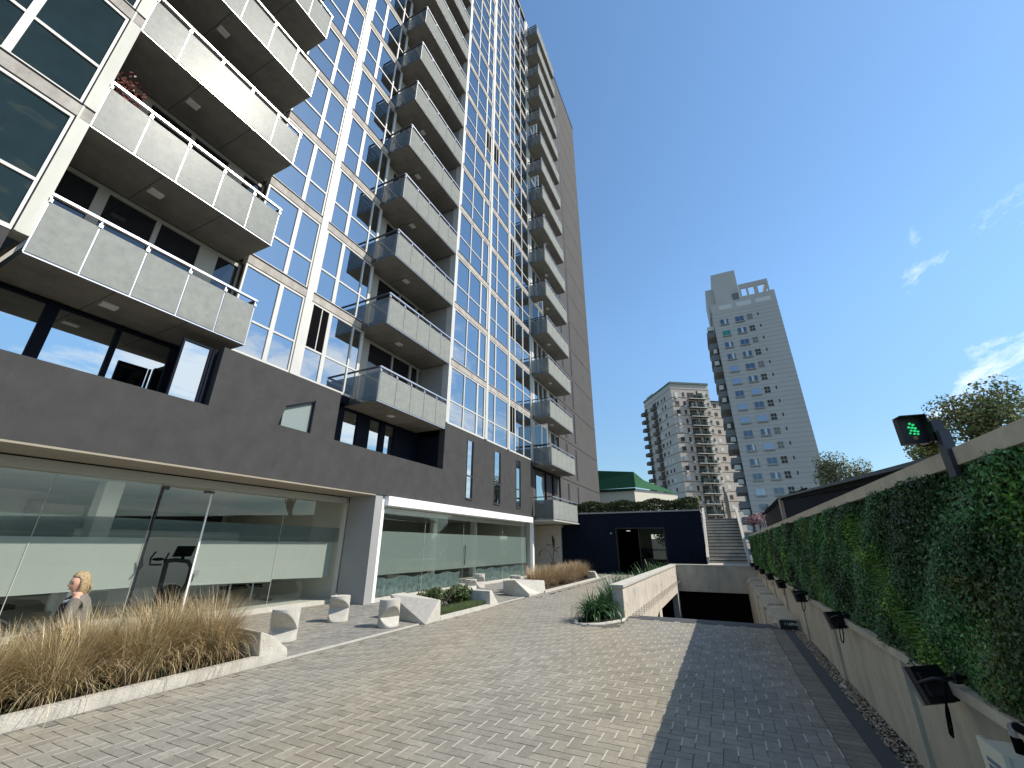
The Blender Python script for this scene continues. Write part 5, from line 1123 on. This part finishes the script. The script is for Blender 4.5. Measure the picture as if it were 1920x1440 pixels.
# head as a shaped, turned form
HC = Vector(pp(.08, 0, .635)); hf = Vector((.10, -.99, -.10)).normalized(); hr = Vector((.99, .10, 0)).normalized(); hu = hf.cross(hr)
def hp(f, r_, z_): return HC+hf*f+hr*r_+hu*z_
m = MB(); V = []; n_, m_ = 28, 20
for j in range(m_+1):
    th = math.pi*j/m_; z_ = math.cos(th)
    for k in range(n_):
        a = 2*math.pi*k/n_; f_ = math.cos(a)*math.sin(th); s2 = math.sin(a)*math.sin(th)
        X3 = f_*.092; Y3 = s2*.073; Z3 = z_*.115
        if z_ < 0: q = -z_; Y3 *= 1-.42*q; X3 = X3*(1-.22*q)+(.018*q if f_ > 0 else -.0)
        if f_ > .75 and abs(s2) < .28:           # nose, brow, mouth, chin along the face
            w_ = (1-abs(s2)/.28)
            X3 += .026*w_*math.exp(-((z_+.12)/.13)**2)+.007*w_*math.exp(-((z_+.5)/.08)**2)+.010*w_*math.exp(-((z_+.8)/.12)**2)
        if f_ > .6 and .2 < abs(s2) < .6: X3 -= .011*math.exp(-((z_-.05)/.10)**2)
        V.append(hp(X3, Y3, Z3))
m.faces(V, [(j*n_+k, (j+1)*n_+k, (j+1)*n_+(k+1) % n_, j*n_+(k+1) % n_) for j in range(m_) for k in range(n_)], 0, None, True)
m.tube([hp(-.02, 0, -.07), Vector(pp(.06, 0, .50))], [.05, .056], 12)
m.build('head', 'skin', P)
m = MB()
for s_ in (-1, 1): m = MB(); m.sphere(hp(.076, .030*s_, .006), .0105, n=8, m=6); m.build('eye', 'interior_dark', P)
m = MB()
for s_ in (-1, 1): m = MB(); m.tube([hp(.086, .016*s_, .026), hp(.084, .032*s_, .031), hp(.074, .048*s_, .024)], .0035, 5); m.build('eyebrow', 'wood', P)
m = MB(); m.tube([hp(.092, -.022, -.058), hp(.099, 0, -.056), hp(.092, .022, -.058)], [.003, .0055, .003], 6); m.build('mouth', 'lips', P)
m = MB()
for s_ in (-1, 1): m = MB(); m.sphere(hp(-.008, .074*s_, -.008), .026, n=10, m=8, sc=(.35, .8, 1.1)); m.build('ear', 'skin', P)
# hair: full cap drawn back over the ears and falling to the nape
m = MB(); V = []; n_, m_ = 36, 18
for j in range(m_+1):
    th = math.pi*.80*j/m_
    for k in range(n_):
        a = 2*math.pi*k/n_; f_ = math.cos(a)*math.sin(th); s2 = math.sin(a)*math.sin(th); z_ = math.cos(th)
        rr = 1.15+.025*math.sin(11*a+4*th)+.02*math.sin(5*a-2*th)
        X3 = f_*.096*rr-.014; Y3 = s2*.080*rr; Z3 = z_*.124*rr
        if f_ < .2 and z_ < .1: X3 -= .022*(.1-z_); Z3 -= .035*(.1-z_)
        if f_ > .30 and z_ < .60:           # open the face
            q = min(1, (f_-.30)/.3)*min(1, (.60-z_)/.3); X3 -= .085*q*f_; Y3 *= 1-.12*q
        V.append(hp(X3, Y3, Z3))
m.faces(V, [(j*n_+k, (j+1)*n_+k, (j+1)*n_+(k+1) % n_, j*n_+(k+1) % n_) for j in range(m_) for k in range(n_)], 0, None, True)
for i in range(60):
    a = random.uniform(-1, 1); f0 = random.uniform(-.10, -.03)
    p0 = hp(f0, .085*a, -.02+random.gauss(0, .01)); p1 = hp(f0-.015, .080*a+random.gauss(0, .006), -.075); p2 = hp(f0-.01+random.gauss(0, .012), .070*a+random.gauss(0, .012), -.125-random.random()*.035)
    m.tube([p0, p1, p2], [.011, .012, .004], 5)
m.build('hair', 'hair', P)
# cardigan: jacket shell over torso and arms; dark top at the front
cv = [pp(-.01, 0, .02), pp(-.02, 0, .25), pp(0, 0, .42), pp(.03, 0, .475)]; ce = [(0, 1), (1, 2), (2, 3)]; cr = [(.185, .145), (.165, .135), (.165, .115), (.085, .085)]
for s_ in (-1, 1):
    i = 2
    for p_, r_ in ((pp(.02, .155*s_, .43), .070), (pp(.03, .215*s_, .21), .062), (pp(.20, .165*s_, .08), .052), (pp(.27, .12*s_, .055), .042)):
        cv.append(p_); cr.append(r_); ce.append((i, len(cv)-1)); i = len(cv)-1
skin_mesh('cardigan', cv, ce, cr, 'cardigan', P)
m = MB(); m.sphere(pp(.085, 0, .27), .14, sc=(.95, .8, 1.6), n=18, m=12); m.build('top', 'navy_cloth', P)
m = MB(); m.tube([pp(.07, -.16, .44), pp(.13, -.06, .42), pp(.14, .06, .42), pp(.06, .15, .45)], [.012, .018, .018, .012], 8); m.build('collar', 'white_paint', P)
skin_mesh('trousers', [pp(0, 0, .03), pp(.05, -.10, .03), pp(.45, -.12, .02), pp(.47, -.11, -.38), pp(.05, .10, .03), pp(.45, .12, .02), pp(.47, .11, -.38)], [(0, 1), (1, 2), (2, 3), (0, 4), (4, 5), (5, 6)], [(.15, .11), .10, .072, .055, .10, .072, .055], 'navy_cloth', P)
m = MB()
for s_ in (-1, 1): m = MB(); m.obox(Vector(pp(.55, .10*s_, -.435)), fx, fy_, Zv, .12, .045, .035); m.build('shoe', 'black', P)
t = empty('concrete_seat', (-7.72, 3.05, 0), 'low dark concrete bench behind the dry grass under the seated woman', 'bench')
m = MB(); m.box(-8.1, -7.5, 2.5, 3.6, .34, .47); m.build('seat', 'dark_plaster', t); m = MB(); m.box(-8.0, -7.55, 2.4, 2.6, 0, .34); m.box(-8.0, -7.55, 3.3, 3.5, 0, .34); m.build('leg', 'slab_concrete', t)

finish_world()
